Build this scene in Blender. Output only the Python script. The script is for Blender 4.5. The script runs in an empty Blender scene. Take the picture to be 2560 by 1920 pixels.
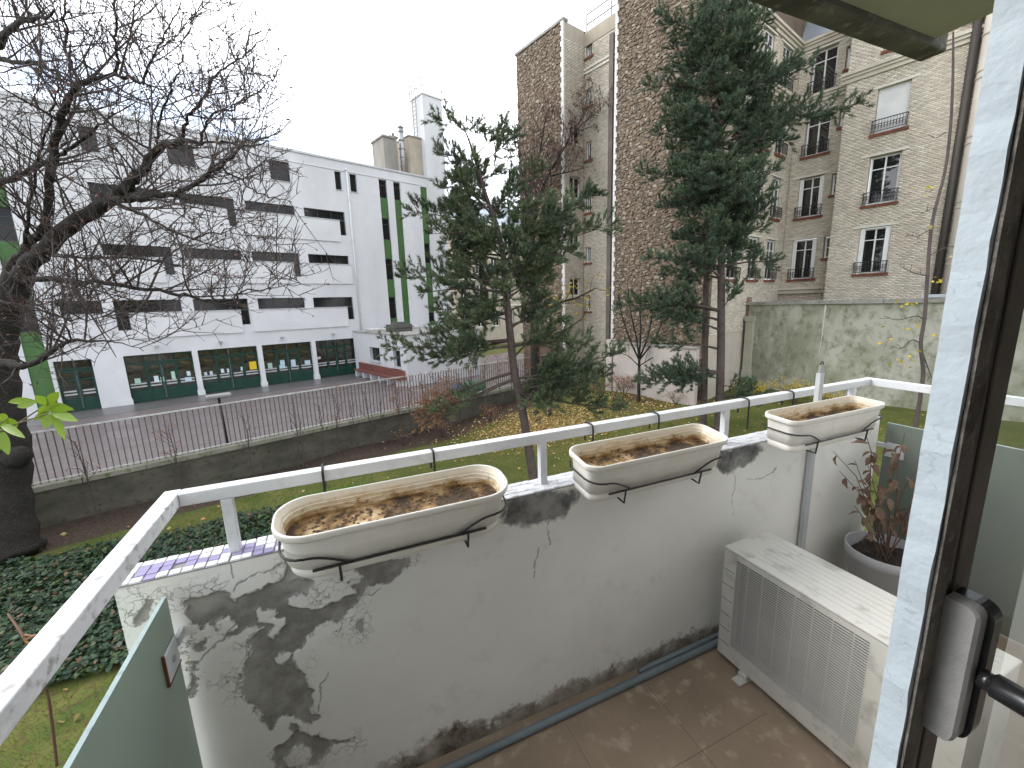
import bpy, math, random
import numpy as np
from mathutils import Vector, Matrix
random.seed(7); RNG = np.random.default_rng(11)
SC = bpy.context.scene
COL = SC.collection

# ---------------------------------------------------------------- camera
FPX, PIT, ROL, YAW = 1046.107, math.radians(11.0239), math.radians(1.7443), math.radians(23.0065)
CAM = np.array([0.0, 0.0, 6.0])
def cam_axes():
    cp, sp = math.cos(PIT), math.sin(PIT)
    fwd = np.array([0, cp, -sp]); right = np.array([1.0, 0, 0]); down = np.array([0, -sp, -cp])
    c, s = math.cos(ROL), math.sin(ROL)
    r2 = c*right + s*down; d2 = -s*right + c*down
    c, s = math.cos(YAW), math.sin(YAW)
    Rz = np.array([[c, s, 0], [-s, c, 0], [0, 0, 1]])
    return Rz @ np.array([r2, d2, fwd]).T
AX = cam_axes()
cd = bpy.data.cameras.new('camera'); cam = bpy.data.objects.new('camera', cd); COL.objects.link(cam)
cd.sensor_width = 36; cd.lens = 36*FPX/2560; cd.clip_start = 0.02; cd.clip_end = 2000
m = Matrix.Identity(4)
for i in range(3):
    m[i][0] = AX[i, 0]; m[i][1] = -AX[i, 1]; m[i][2] = -AX[i, 2]; m[i][3] = CAM[i]
cam.matrix_world = m
SC.camera = cam

# ---------------------------------------------------------------- world, sun, exposure
SUN_EL, SUN_AZ = math.radians(38), math.radians(-60)      # azimuth from +Y towards +X
SKYOFF = (6.8, 3.6, 1.48)
w = bpy.data.worlds.new('World'); SC.world = w; w.use_nodes = True
nt = w.node_tree; nt.nodes.clear()
def N(nt, t, **kw):
    n = nt.nodes.new(t)
    for k, v in kw.items(): setattr(n, k, v)
    return n
out = N(nt, 'ShaderNodeOutputWorld'); bg = N(nt, 'ShaderNodeBackground'); bg.inputs[1].default_value = 0.1
sky = N(nt, 'ShaderNodeTexSky', sky_type='NISHITA', sun_disc=False)
sky.sun_elevation = SUN_EL; sky.sun_rotation = SUN_AZ; sky.air_density = 1.0; sky.dust_density = 1.0
tc = N(nt, 'ShaderNodeTexCoord'); mp = N(nt, 'ShaderNodeMapping'); mp.inputs['Scale'].default_value = (1.0, 1.0, 2.2); mp.inputs['Location'].default_value = SKYOFF
nz = N(nt, 'ShaderNodeTexNoise'); nz.inputs['Scale'].default_value = 2.3; nz.inputs['Detail'].default_value = 6; nz.inputs['Roughness'].default_value = .55
rp = N(nt, 'ShaderNodeValToRGB'); rp.color_ramp.elements[0].position = .34; rp.color_ramp.elements[1].position = .57
rp.color_ramp.elements[0].color = (.15, .15, .15, 1); rp.color_ramp.elements[1].color = (1, 1, 1, 1)
mx = N(nt, 'ShaderNodeMix', data_type='RGBA'); mx.inputs[7].default_value = (13.0, 13.3, 13.9, 1)
L = nt.links.new
L(tc.outputs['Generated'], mp.inputs[0]); L(mp.outputs[0], nz.inputs['Vector']); L(nz.outputs['Fac'], rp.inputs[0])
L(rp.outputs[0], mx.inputs[0]); L(sky.outputs[0], mx.inputs[6]); L(mx.outputs[2], bg.inputs[0]); L(bg.outputs[0], out.inputs[0])
sl = bpy.data.lights.new('sun', 'SUN'); sl.energy = 0.9; sl.angle = math.radians(25); sl.color = (1, .96, .9)
so = bpy.data.objects.new('sun', sl); COL.objects.link(so)
sd = Vector((math.sin(SUN_AZ)*math.cos(SUN_EL), math.cos(SUN_AZ)*math.cos(SUN_EL), math.sin(SUN_EL)))
so.rotation_euler = sd.to_track_quat('Z', 'Y').to_euler(); so.location = (0, 0, 40)
vs = SC.view_settings
SC.display_settings.display_device = 'sRGB'
vs.view_transform = 'Standard'; vs.look = 'None'; vs.gamma = 1; vs.use_curve_mapping = False; vs.exposure = 1.2
SC.render.engine = 'CYCLES'
SC.cycles.use_denoising = True
SC.cycles.max_bounces = 7; SC.cycles.transparent_max_bounces = 8
SC.cycles.diffuse_bounces = 4; SC.cycles.glossy_bounces = 3; SC.cycles.transmission_bounces = 4
SC.cycles.sample_clamp_indirect = 4.0

# ---------------------------------------------------------------- pixel -> place
def ray(px, py):
    return AX @ np.array([(px-1280)/FPX, (py-960)/FPX, 1.0])
def on_z(px, py, z):
    d = ray(px, py); return CAM + d*((z-CAM[2])/d[2])
def on_plane(px, py, n, k):
    d = ray(px, py); return CAM + d*(k/np.dot(n, d))          # plane n.(P-CAM)=k
def at_depth(px, py, dep):
    return CAM + ray(px, py)*dep
def ss(t):
    t = np.clip(t, 0, 1); return t*t*(3-2*t)
a_ = math.radians(-15); E1 = np.array([math.sin(a_), math.cos(a_), 0]); E2 = np.array([math.cos(a_), -math.sin(a_), 0])
a_ = math.radians(70.95); FU = np.array([math.sin(a_), math.cos(a_), 0]); FN = np.array([-math.cos(a_), math.sin(a_), 0])
def ground_z(x, y):
    q = x*E2[0]+y*E2[1]
    h = 1.25*ss((q-9)/13) + .05*np.sin(x*.9+y*.4)*np.cos(y*.7) + .03*np.sin(x*2.1-y*1.3)
    n = x*FN[0]+y*FN[1]
    return np.where(n > 17.9, np.minimum(h, .9), h)
def on_ground(px, py):
    d = ray(px, py); t = 1.0
    while t < 120:
        P = CAM + d*t
        if P[2] < ground_z(P[0], P[1]): return P
        t += .02
    return CAM + d*t

# ---------------------------------------------------------------- mesh helpers
class MB:
    def __init__(s): s.v = []; s.f = []; s.mi = []
    def add(s, V, F, m=0):
        o = len(s.v); s.v += [tuple(map(float, p)) for p in V]
        for f in F: s.f.append(tuple(i+o for i in f)); s.mi.append(m)
        return s
    def box(s, x0, x1, y0, y1, z0, z1, m=0):
        return s.fbox(W0, x0, x1, y0, y1, z0, z1, m)
    def fbox(s, fr, x0, x1, y0, y1, z0, z1, m=0):
        V = [fr.p(x, y, z) for z in (z0, z1) for x, y in ((x0, y0), (x1, y0), (x1, y1), (x0, y1))]
        return s.add(V, [(3, 2, 1, 0), (4, 5, 6, 7), (0, 1, 5, 4), (1, 2, 6, 5), (2, 3, 7, 6), (3, 0, 4, 7)], m)
    def quad(s, a, b, c, d, m=0): return s.add([a, b, c, d], [(0, 1, 2, 3)], m)
    def tube(s, P, R, n=6, cap=True, m=0):
        P = [np.array(p, float) for p in P]
        if not hasattr(R, '__len__'): R = [R]*len(P)
        o = len(s.v); prev = None
        for i, p in enumerate(P):
            t = (P[min(i+1, len(P)-1)] - P[max(i-1, 0)]); t = t/(np.linalg.norm(t)+1e-9)
            if prev is None:
                a = np.cross(t, [0, 0, 1.0]) if abs(t[2]) < .9 else np.cross(t, [1.0, 0, 0])
            else: a = prev - t*np.dot(prev, t)
            a = a/(np.linalg.norm(a)+1e-9); b = np.cross(t, a); prev = a
            for k in range(n):
                an = 2*math.pi*k/n
                q = p + R[i]*(math.cos(an)*a + math.sin(an)*b); s.v.append((float(q[0]), float(q[1]), float(q[2])))
        for i in range(len(P)-1):
            for k in range(n):
                k2 = (k+1) % n
                s.f.append((o+i*n+k, o+i*n+k2, o+(i+1)*n+k2, o+(i+1)*n+k)); s.mi.append(m)
        if cap:
            s.f.append(tuple(o+k for k in range(n))[::-1]); s.mi.append(m)
            e = o+(len(P)-1)*n; s.f.append(tuple(e+k for k in range(n))); s.mi.append(m)
        return s
    def loft(s, rings, cap0=False, cap1=False, closed=True, m=0):
        n = len(rings[0]); o = len(s.v)
        for r in rings: s.v += [tuple(map(float, p)) for p in r]
        for i in range(len(rings)-1):
            for k in range(n if closed else n-1):
                k2 = (k+1) % n
                s.f.append((o+i*n+k, o+i*n+k2, o+(i+1)*n+k2, o+(i+1)*n+k)); s.mi.append(m)
        if cap0: s.f.append(tuple(o+k for k in range(n))[::-1]); s.mi.append(m)
        if cap1:
            e = o+(len(rings)-1)*n; s.f.append(tuple(e+k for k in range(n))); s.mi.append(m)
        return s
    def build(s, name, mat, parent=None, smooth=False, bevel=0):
        return mesh_obj(name, np.array(s.v), s.f, mat, parent, smooth, s.mi, bevel)
class Frame:
    def __init__(s, o, x, y): s.o = np.array(o, float); s.x = np.array(x, float); s.y = np.array(y, float)
    def p(s, x, y, z): return s.o + s.x*x + s.y*y + np.array([0, 0, z])
W0 = Frame((0, 0, 0), (1, 0, 0), (0, 1, 0))
ROOT = {}
def mesh_obj(name, V, F, mat, parent=None, smooth=False, mi=None, bevel=0):
    V = np.asarray(V, float)
    if parent is not None: org = ROOT[parent.name]
    else: org = np.array([(V[:, 0].min()+V[:, 0].max())/2, (V[:, 1].min()+V[:, 1].max())/2, V[:, 2].min()])
    me = bpy.data.meshes.new(name)
    if isinstance(F, np.ndarray) and F.ndim == 2:
        nf, k = F.shape
        me.vertices.add(len(V)); me.vertices.foreach_set('co', (V-org).ravel())
        me.loops.add(nf*k); me.loops.foreach_set('vertex_index', F.ravel().astype(np.int32))
        me.polygons.add(nf); me.polygons.foreach_set('loop_start', np.arange(0, nf*k, k, dtype=np.int32))
        me.polygons.foreach_set('loop_total', np.full(nf, k, dtype=np.int32))
        me.update(calc_edges=True)
    else:
        me.from_pydata([tuple(p) for p in (V-org)], [], F); me.update()
    mats = mat if isinstance(mat, (list, tuple)) else [mat]
    for q in mats: me.materials.append(q)
    if mi is not None and len(mats) > 1: me.polygons.foreach_set('material_index', np.array(mi, dtype=np.int32))
    if smooth: me.polygons.foreach_set('use_smooth', np.ones(len(me.polygons), dtype=bool))
    o = bpy.data.objects.new(name, me); COL.objects.link(o)
    if parent is not None: o.parent = parent
    else: o.location = org
    ROOT[o.name] = org
    if bevel:
        b = o.modifiers.new('edge', 'BEVEL'); b.width = bevel; b.segments = 2; b.limit_method = 'ANGLE'; b.angle_limit = math.radians(40)
    return o
def attr(o, name, vals):
    a = o.data.attributes.new(name, 'FLOAT', 'POINT'); a.data.foreach_set('value', np.asarray(vals, dtype=np.float32))
def thing(name, label, cat, loc, group=None):
    o = bpy.data.objects.new(name, None); COL.objects.link(o); o.location = tuple(map(float, loc)); o.empty_display_size = .2
    ROOT[o.name] = np.array(loc, float)
    return tag(o, label, cat, group)
def tag(o, label=None, cat=None, group=None, kind=None):
    if label: o['label'] = label
    if cat: o['category'] = cat
    if group: o['group'] = group
    if kind: o['kind'] = kind
    return o
def inst(o, off, parent=None):
    """copy of a part at an offset (mesh data shared)"""
    c = o.copy(); COL.objects.link(c); c.parent = parent or o.parent
    c.location = Vector(o.location) + Vector(tuple(map(float, off))); ROOT[c.name] = ROOT[o.name] + np.array(off, float)
    return c
def copy_tree(o, off, label=None):
    r = o.copy(); COL.objects.link(r); r.location = Vector(o.location)+Vector(off)
    if label: r['label'] = label
    for ch in o.children:
        c = ch.copy(); COL.objects.link(c); c.parent = r
        for g in ch.children:
            d = g.copy(); COL.objects.link(d); d.parent = c
    return r

# ---------------------------------------------------------------- materials
MATS = {}
def new_mat(name):
    mt = bpy.data.materials.new(name); mt.use_nodes = True; nt = mt.node_tree; nt.nodes.clear()
    o = N(nt, 'ShaderNodeOutputMaterial'); b = N(nt, 'ShaderNodeBsdfPrincipled'); nt.links.new(b.outputs[0], o.inputs[0])
    return mt, nt, b
def noise(nt, scale, detail=4, rough=.55, vec=None, stretch=None, dist=0):
    n = N(nt, 'ShaderNodeTexNoise'); n.inputs['Scale'].default_value = scale; n.inputs['Detail'].default_value = detail
    n.inputs['Roughness'].default_value = rough; n.inputs['Distortion'].default_value = dist
    t = N(nt, 'ShaderNodeTexCoord'); src = t.outputs['Object']
    if stretch:
        mp = N(nt, 'ShaderNodeMapping'); mp.inputs['Scale'].default_value = stretch; nt.links.new(src, mp.inputs[0]); src = mp.outputs[0]
    nt.links.new(src, n.inputs['Vector']); return n
def ramp(nt, src, pts):
    r = N(nt, 'ShaderNodeValToRGB'); e = r.color_ramp.elements
    while len(e) < len(pts): e.new(.5)
    for q, (p, c) in zip(e, pts):
        q.position = p; q.color = (c, c, c, 1) if not hasattr(c, '__len__') else (*c, 1)
    nt.links.new(src, r.inputs[0]); return r
def mixc(nt, fac, a, b, mode='MIX'):
    mx = N(nt, 'ShaderNodeMix', data_type='RGBA', blend_type=mode)
    for sock, v in ((0, fac), (6, a), (7, b)):
        if hasattr(v, 'is_output'): nt.links.new(v, mx.inputs[sock])
        elif sock == 0: mx.inputs[0].default_value = v
        else: mx.inputs[sock].default_value = (*v, 1)
    return mx.outputs[2]
def math_n(nt, op, a, b=None, clamp=False):
    mn = N(nt, 'ShaderNodeMath', operation=op, use_clamp=clamp)
    for i, v in enumerate((a, b)):
        if v is None: continue
        if hasattr(v, 'is_output'): nt.links.new(v, mn.inputs[i])
        else: mn.inputs[i].default_value = v
    return mn.outputs[0]
def bump(nt, b, h, strength=.3, dist=.01):
    bp = N(nt, 'ShaderNodeBump'); bp.inputs['Strength'].default_value = strength; bp.inputs['Distance'].default_value = dist
    nt.links.new(h, bp.inputs['Height']); nt.links.new(bp.outputs[0], b.inputs['Normal']); return bp
def rnd_fac(nt):
    g = N(nt, 'ShaderNodeNewGeometry'); return g.outputs['Random Per Island']
def mat(name, c, rough=.7, c2=None, scale=4, pts=(.35, .68), bscale=0, bstr=.3, bdist=.005, metal=0, spec=.4, stretch=None, island=0, detail=5, c3=None):
    if name in MATS: return MATS[name]
    mt, nt, b = new_mat(name); b.inputs['Roughness'].default_value = rough; b.inputs['Metallic'].default_value = metal
    b.inputs['Specular IOR Level'].default_value = spec
    if c2 is None: c2 = tuple(x*.8 for x in c)
    nz = noise(nt, scale, detail, stretch=stretch); col = mixc(nt, ramp(nt, nz.outputs['Fac'], [(pts[0], 0), (pts[1], 1)]).outputs[0], c, c2)
    if c3 is not None:
        n3 = noise(nt, scale*5.3, 4); col = mixc(nt, ramp(nt, n3.outputs['Fac'], [(.55, 0), (.68, 1)]).outputs[0], col, c3)
    if island:
        r = ramp(nt, rnd_fac(nt), [(0, 1-island), (1, 1+island*.6)]); col = mixc(nt, 1.0, col, r.outputs[0], 'MULTIPLY')
    nt.links.new(col, b.inputs['Base Color'])
    if bscale:
        nb = noise(nt, bscale, 4); bump(nt, b, nb.outputs['Fac'], bstr, bdist)
    MATS[name] = mt; return mt
def leafmat(name, cols, rough=.6, trans=.25, spec=.3):
    mt, nt, b = new_mat(name); b.inputs['Roughness'].default_value = rough; b.inputs['Specular IOR Level'].default_value = spec
    r = ramp(nt, rnd_fac(nt), [(i/max(1, len(cols)-1), c) for i, c in enumerate(cols)])
    nt.links.new(r.outputs[0], b.inputs['Base Color'])
    if trans:
        tr = N(nt, 'ShaderNodeBsdfTranslucent'); nt.links.new(r.outputs[0], tr.inputs[0]); ms = N(nt, 'ShaderNodeMixShader'); ms.inputs[0].default_value = trans
        nt.links.new(b.outputs[0], ms.inputs[1]); nt.links.new(tr.outputs[0], ms.inputs[2])
        o = [n for n in nt.nodes if n.type == 'OUTPUT_MATERIAL'][0]; nt.links.new(ms.outputs[0], o.inputs[0])
    MATS[name] = mt; return mt
M_render = mat('white_render', (.63, .635, .65), .85, (.52, .525, .54), .45, bscale=60, bstr=.12, c3=(.58, .585, .60), stretch=(1, 1, .35))
M_render2 = mat('white_panel', (.64, .645, .655), .85, (.57, .575, .59), .7, bscale=60, bstr=.12)
M_green = mat('green_paint', (.052, .128, .034), .6, (.040, .100, .028), .8, c3=(.062, .132, .045))
M_pane = mat('dark_pane', (.008, .009, .010), .1, (.022, .021, .018), 1.2, spec=.28)
M_pane2 = mat('bright_pane', (.012, .013, .014), .03, (.03, .029, .026), 1.0, spec=.9)
M_dkframe = mat('dark_frame', (.05, .055, .06), .5)
M_gframe = mat('green_door', (.006, .045, .030), .45, (.004, .03, .022), 3)
M_whiteframe = mat('white_joinery', (.80, .80, .78), .5, (.72, .72, .70), 3)
M_stripe = mat('glass_film', (.45, .47, .48), .6)
M_metal = mat('grey_metal', (.30, .30, .29), .5, (.2, .2, .2), 4, metal=.3)
M_steel = mat('galvanised', (.42, .43, .43), .45, (.3, .31, .31), 6, metal=.5)
M_black = mat('black_metal', (.015, .015, .016), .4, (.03, .028, .025), 20)
M_concrete = mat('concrete', (.32, .31, .28), .9, (.2, .2, .18), 2, bscale=40, bstr=.4, c3=(.24, .24, .22))
# ================================================================ SETTING
CY = 1.23                                                       # courtyard level
def grid_axis(a, b, fine, lo, hi, coarse):
    x = list(np.arange(a, b, fine)); y = b
    st = fine
    while y < hi: x.append(y); st = min(st*1.5, coarse); y += st
    x.append(hi); y = a; st = fine; l = []
    while y > lo: st = min(st*1.5, coarse); y -= st; l.append(max(y, lo))
    return np.array(sorted(set(l + x)))
gx = grid_axis(-14, 24, .22, -300, 300, 40); gy = grid_axis(2, 24, .22, -300, 400, 40)
XX, YY = np.meshgrid(gx, gy); ZZ = ground_z(XX, YY)
V = np.stack([XX.ravel(), YY.ravel(), ZZ.ravel()], 1); nx, ny = len(gx), len(gy)
idx = np.arange(nx*ny).reshape(ny, nx)
F = np.stack([idx[:-1, :-1].ravel(), idx[:-1, 1:].ravel(), idx[1:, 1:].ravel(), idx[1:, :-1].ravel()], 1)
def poly_px(P): return np.array([on_ground(*p)[:2] for p in P])
def inside(P, x, y):
    r = np.zeros(np.shape(x), bool); n = len(P)
    for i in range(n):
        x0, y0 = P[i]; x1, y1 = P[(i+1) % n]
        c = ((y0 > y) != (y1 > y)); r ^= c & (x < (x1-x0)*(y-y0)/(y1-y0+1e-12)+x0)
    return r
LITTER = (9.6, 17.2)                                            # centre of the leaf carpet
def soil_amt(x, y):
    n = x*FN[0]+y*FN[1]; u = x*FU[0]+y*FU[1]
    s = ss((n-15.1)/.9)*(n < 17.6)
    s = np.maximum(s, .9*np.exp(-((x-6.6)**2+(y-10.2)**2)/3.2))
    s = np.maximum(s, .55*np.exp(-((x-13.8)**2+(y-16.2)**2)/5))
    return s
def litter_amt(x, y):
    a = np.exp(-(((x-8.6)/2.6)**2+((y-17.0)/1.9)**2)); b = .35*np.exp(-(((x-14)/3.4)**2+((y-17)/3)**2))
    return np.maximum(a, b)
mt, nt, b = new_mat('garden_ground'); b.inputs['Roughness'].default_value = .95; b.inputs['Specular IOR Level'].default_value = .15
n1 = noise(nt, 1.3, 6); n2 = noise(nt, 14, 5); n3 = noise(nt, 60, 3)
grs = mixc(nt, ramp(nt, n1.outputs['Fac'], [(.35, 0), (.65, 1)]).outputs[0], (.056, .09, .018), (.115, .12, .03))
grs = mixc(nt, ramp(nt, n2.outputs['Fac'], [(.45, 0), (.7, 1)]).outputs[0], grs, (.085, .062, .032))
sol = mixc(nt, ramp(nt, n2.outputs['Fac'], [(.35, 0), (.65, 1)]).outputs[0], (.038, .026, .020), (.072, .054, .042))
sa = N(nt, 'ShaderNodeAttribute', attribute_name='soil')
sm_ = math_n(nt, 'ADD', sa.outputs['Fac'], math_n(nt, 'MULTIPLY', math_n(nt, 'SUBTRACT', n1.outputs['Fac'], .5), .9))
col = mixc(nt, ramp(nt, sm_, [(.35, 0), (.6, 1)]).outputs[0], grs, sol)
la = N(nt, 'ShaderNodeAttribute', attribute_name='litter')
col = mixc(nt, math_n(nt, 'MULTIPLY', la.outputs['Fac'], .8), col, (.24, .145, .055))
nt.links.new(col, b.inputs['Base Color']); bump(nt, b, n2.outputs['Fac'], .7, .04)
ground = mesh_obj('ground', V, F, mt, smooth=True); tag(ground, 'garden lawn and soil below the balcony', kind='structure')
attr(ground, 'soil', soil_amt(V[:, 0], V[:, 1])); attr(ground, 'litter', litter_amt(V[:, 0], V[:, 1]))

FS = Frame(FN*30, FU, FN)                                       # school facade frame: s, depth, z
FF = Frame(FN*17.48, FU, FN)                                    # fence line
# ---- courtyard
mt, nt, b = new_mat('courtyard_tarmac'); b.inputs['Specular IOR Level'].default_value = .5
n1 = noise(nt, .5, 5); n2 = noise(nt, 50, 3)
tar = mixc(nt, ramp(nt, n1.outputs['Fac'], [(.4, 0), (.6, 1)]).outputs[0], (.15, .122, .12), (.18, .148, .146))
tar = mixc(nt, ramp(nt, n2.outputs['Fac'], [(.4, 0), (.7, 1)]).outputs[0], tar, (.13, .108, .107))
nt.links.new(tar, b.inputs['Base Color'])
rr = ramp(nt, n1.outputs['Fac'], [(.35, .55), (.65, .28)]); nt.links.new(rr.outputs[0], b.inputs['Roughness']); bump(nt, b, n2.outputs['Fac'], .25, .006)
mb = MB()
for s0, s1 in ((-30, -10), (-10, 0), (0, 12), (12, 27)):
    mb.quad(FF.p(s0, .05, CY), FF.p(s1, .05, CY), FF.p(s1, 12.9, CY), FF.p(s0, 12.9, CY))
tag(mb.build('courtyard', mt), 'wet reddish grey playground tarmac before the white school', kind='structure')
mb = MB(); mb.fbox(FS, -30, 11.7, -2.3, -.02, CY-.02, CY+.012)
tag(mb.build('pavement', mat('wet_concrete', (.11, .105, .105), .32, (.14, .13, .13), .8, bscale=60, bstr=.1)), 'dark wet concrete apron along the school doors', kind='structure')
M_line = mat('line_paint', (.36, .33, .32), .6, (.16, .14, .14), 12, pts=(.42, .6))
for i, (s0, s1, d) in enumerate(((-9, 3.2, 3.2), (-9, 5.0, 2.35), (-9, 7.0, 1.35), (2, 12, 4.2))):
    mb = MB(); mb.quad(FF.p(s0, d, CY+.006), FF.p(s1, d, CY+.006), FF.p(s1, d+.06, CY+.006), FF.p(s0, d+.06, CY+.006))
    tag(mb.build('court_marking', M_line), 'faded pale line painted on the playground tarmac', kind='structure')

# ---- retaining wall with its coping, and the railing on it
M_ret = mat('retaining_concrete', (.095, .088, .068), .95, (.05, .048, .036), 1.1, bscale=25, bstr=.5, bdist=.02, c3=(.042, .052, .022), stretch=(1, 1, 2.2))
M_cop = mat('mossy_coping', (.24, .23, .19), .95, (.17, .165, .13), 1.5, bscale=25, bstr=.5, bdist=.02, c3=(.085, .125, .03))
rw = thing('retaining_wall', 'dark concrete retaining wall with mossy coping under the playground fence', 'wall', FF.p(8, 0, 0))
mb = MB(); mb.fbox(FF, -14, 21.3, -.06, .22, -.4, CY-.13); mb.build('wall_face', M_ret, rw)
x = -14.0; i = 0
while x < 21:
    l = min(2.15+random.uniform(-.2, .2), 21.3-x); mb = MB(); dz = random.uniform(-.01, .01)
    mb.fbox(FF, x+.008, x+l-.008, -.13+random.uniform(-.012, .012), .30, CY-.129, CY+.035+dz); mb.build('coping_stone', M_cop, rw, bevel=.015); x += l
fe = thing('fence', 'long grey steel picket fence on the retaining wall along the playground', 'fence', FF.p(8, .1, CY))
M_pick = mat('picket_paint', (.115, .10, .097), .5, (.085, .075, .072), 5)
M_rail = mat('fence_rail', (.66, .65, .64), .4, (.4, .4, .38), 5, metal=.3)
mb = MB(); mb.fbox(FF, -14, 21.2, .07, .12, CY+1.53, CY+1.575); mb.build('top_rail', M_rail, fe)
mb = MB(); mb.fbox(FF, -14, 21.2, .075, .115, CY+.085, CY+.115); mb.build('bottom_rail', M_rail, fe)
mb = MB(); mb.fbox(FF, -.0145, .0145, .083, .109, CY+.03, CY+1.535); pk = mb.build('picket', M_pick, fe)
base_s = -5.0; pk.location = Vector(tuple(FU*base_s))
for i in range(1, int(26.2/.155)):
    inst(pk, FU*(i*.155))

# ---------------------------------------------------------------- facade helpers
def wall_cells(mb, fr, s0, s1, z0, z1, rects, depth=.22, m=0, d0=0.0):
    S = sorted(set([s0, s1] + [r[0] for r in rects] + [r[1] for r in rects])); S = [x for x in S if s0-1e-6 <= x <= s1+1e-6]
    Z = sorted(set([z0, z1] + [r[2] for r in rects] + [r[3] for r in rects])); Z = [x for x in Z if z0-1e-6 <= x <= z1+1e-6]
    def op(i, j):
        if i < 0 or j < 0 or i >= len(S)-1 or j >= len(Z)-1: return False
        a = (S[i]+S[i+1])/2; c = (Z[j]+Z[j+1])/2
        return any(r[0] < a < r[1] and r[2] < c < r[3] for r in rects)
    for i in range(len(S)-1):
        for j in range(len(Z)-1):
            a, b2, c, d = S[i], S[i+1], Z[j], Z[j+1]; p = fr.p
            if not op(i, j): mb.quad(p(a, d0, c), p(b2, d0, c), p(b2, d0, d), p(a, d0, d), m); continue
            D = d0+depth
            if not op(i-1, j): mb.quad(p(a, d0, c), p(a, D, c), p(a, D, d), p(a, d0, d), m)
            if not op(i+1, j): mb.quad(p(b2, D, c), p(b2, d0, c), p(b2, d0, d), p(b2, D, d), m)
            if not op(i, j-1): mb.quad(p(a, d0, c), p(b2, d0, c), p(b2, D, c), p(a, D, c), m)
            if not op(i, j+1): mb.quad(p(a, D, d), p(b2, D, d), p(b2, d0, d), p(a, d0, d), m)
            mb.quad(p(a, D+.28, c), p(b2, D+.28, c), p(b2, D+.28, d), p(a, D+.28, d), m)
def window(parent, fr, rects, d, fmat, pmat=None, fw=.05, mull=(), trans=(), name='window', th=.06):
    mb = MB()
    for s0, s1, z0, z1 in rects:
        mb.fbox(fr, s0, s0+fw, d, d+th, z0, z1); mb.fbox(fr, s1-fw, s1, d, d+th, z0, z1)
        mb.fbox(fr, s0+fw, s1-fw, d, d+th, z0, z0+fw); mb.fbox(fr, s0+fw, s1-fw, d, d+th, z1-fw, z1)
    s0, s1, z0, z1 = rects[0]
    for q in mull: mb.fbox(fr, s0+(s1-s0)*q-fw*.45, s0+(s1-s0)*q+fw*.45, d-.004, d+th-.004, z0+fw, z1-fw)
    for q in trans: mb.fbox(fr, s0+fw, s1-fw, d+.004, d+th-.006, z0+(z1-z0)*q-fw*.3, z0+(z1-z0)*q+fw*.3)
    o = mb.build(name, fmat, parent)
    for s0, s1, z0, z1 in rects:
        mp_ = MB(); mp_.quad(fr.p(s0+fw, d+.035, z0+fw), fr.p(s1-fw, d+.035, z0+fw), fr.p(s1-fw, d+.035, z1-fw), fr.p(s0+fw, d+.035, z1-fw))
        pn = mp_.build('pane', pmat or M_pane); reparent(pn, o)
    return o
def reparent(c, p):
    w = ROOT[c.name]; c.parent = p; c.location = Vector(tuple(w-ROOT[p.name]))
    return c

# ---------------------------------------------------------------- WHITE SCHOOL
sch = thing('school_building', 'white rendered school with strip windows, green stripes and glazed ground floor doors', 'building', FS.p(6, 0, CY))
R = lambda s0, s1, a, c: (s0, s1, 6+a, 6+c)
wins = []   # list of rect lists
Dz, Cz, Bz, Az = (.06, .72), (2.95, 3.52), (5.85, 6.4), (7.8, 8.95)
for a, c, dr in ((-.38, 2.4, (-.38, .14)), (2.94, 5.63, (5.19, 5.63)), (6.16, 8.88, None), (9.42, 12.1, (11.66, 12.1)), (-2.3, -.8, None)):
    wins.append([R(a, c, *Dz)] + ([R(dr[0], dr[1], -.84, Dz[0])] if dr else []))
for a, c, dr in ((-.37, 2.38, (1.98, 2.38)), (2.92, 5.66, None), (6.2, 8.88, (8.5, 8.88)), (9.43, 12.1, None)):
    wins.append([R(a, c, *Cz)] + ([R(dr[0], dr[1], 2.05, Cz[0])] if dr else []))
for a, c, dr in ((-.39, 2.39, (-.39, .0)), (3.1, 5.67, (5.28, 5.67)), (6.23, 8.95, None), (9.5, 12.13, (11.73, 12.13))):
    wins.append([R(a, c, *Bz)] + ([R(dr[0], dr[1], 4.87, Bz[0])] if dr else []))
for a, c in ((7.8, 8.93), (2.93, 4.11), (-.35, .28), (11.71, 12.14), (12.72, 13.19)): wins.append([R(a, c, *Az)])
stripes = [(14.82, 15.42, [(7.71, 8.92), (4.81, 6.31), (1.95, 3.47), (-.93, .68)]), (15.95, 16.5, [(7.71, 8.91)]), (18.2, 18.76, [(3.27, 4.79), (-1.35, -.6)]),
           (-3.8, -3.1, [(6.4, 7.6), (3.4, 4.9), (-.7, .75)]), (-5.3, -4.4, [(3.4, 4.9), (-.7, .75), (-3.6, -2.4)])]
rects = [r for w_ in wins for r in w_]
for s0, s1, L_ in stripes: rects.append((s0, s1, 6-1.66 if s0 > 0 else CY+.3, 14.95))
rects += [(-2.96, -1.62, CY, 3.83), (-.55, 12.05, CY, 3.83)]
mb = MB(); wall_cells(mb, FS, -30, 20.45, CY-.3, 15.62, rects, .2)
mb.quad(FS.p(20.45, 0, 0), FS.p(20.45, 12, 0), FS.p(20.45, 12, 15.62), FS.p(20.45, 0, 15.62))
mb.build('wall', M_render, sch)
mb = MB(); mb.fbox(FS, -30, 20.45, .02, 12, 15.3, 15.6); mb.build('roof', M_concrete, sch)
mb = MB(); mb.fbox(FS, -30.0, 20.5, -.06, .3, 15.625, 15.75); mb.build('parapet_coping', mat('zinc_edge', (.55, .56, .57), .5), sch)
mb = MB(); mb.fbox(FS, -30, 18.15, -.035, -.001, 15.02, 15.08); mb.build('string_course', M_render2, sch)
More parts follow.
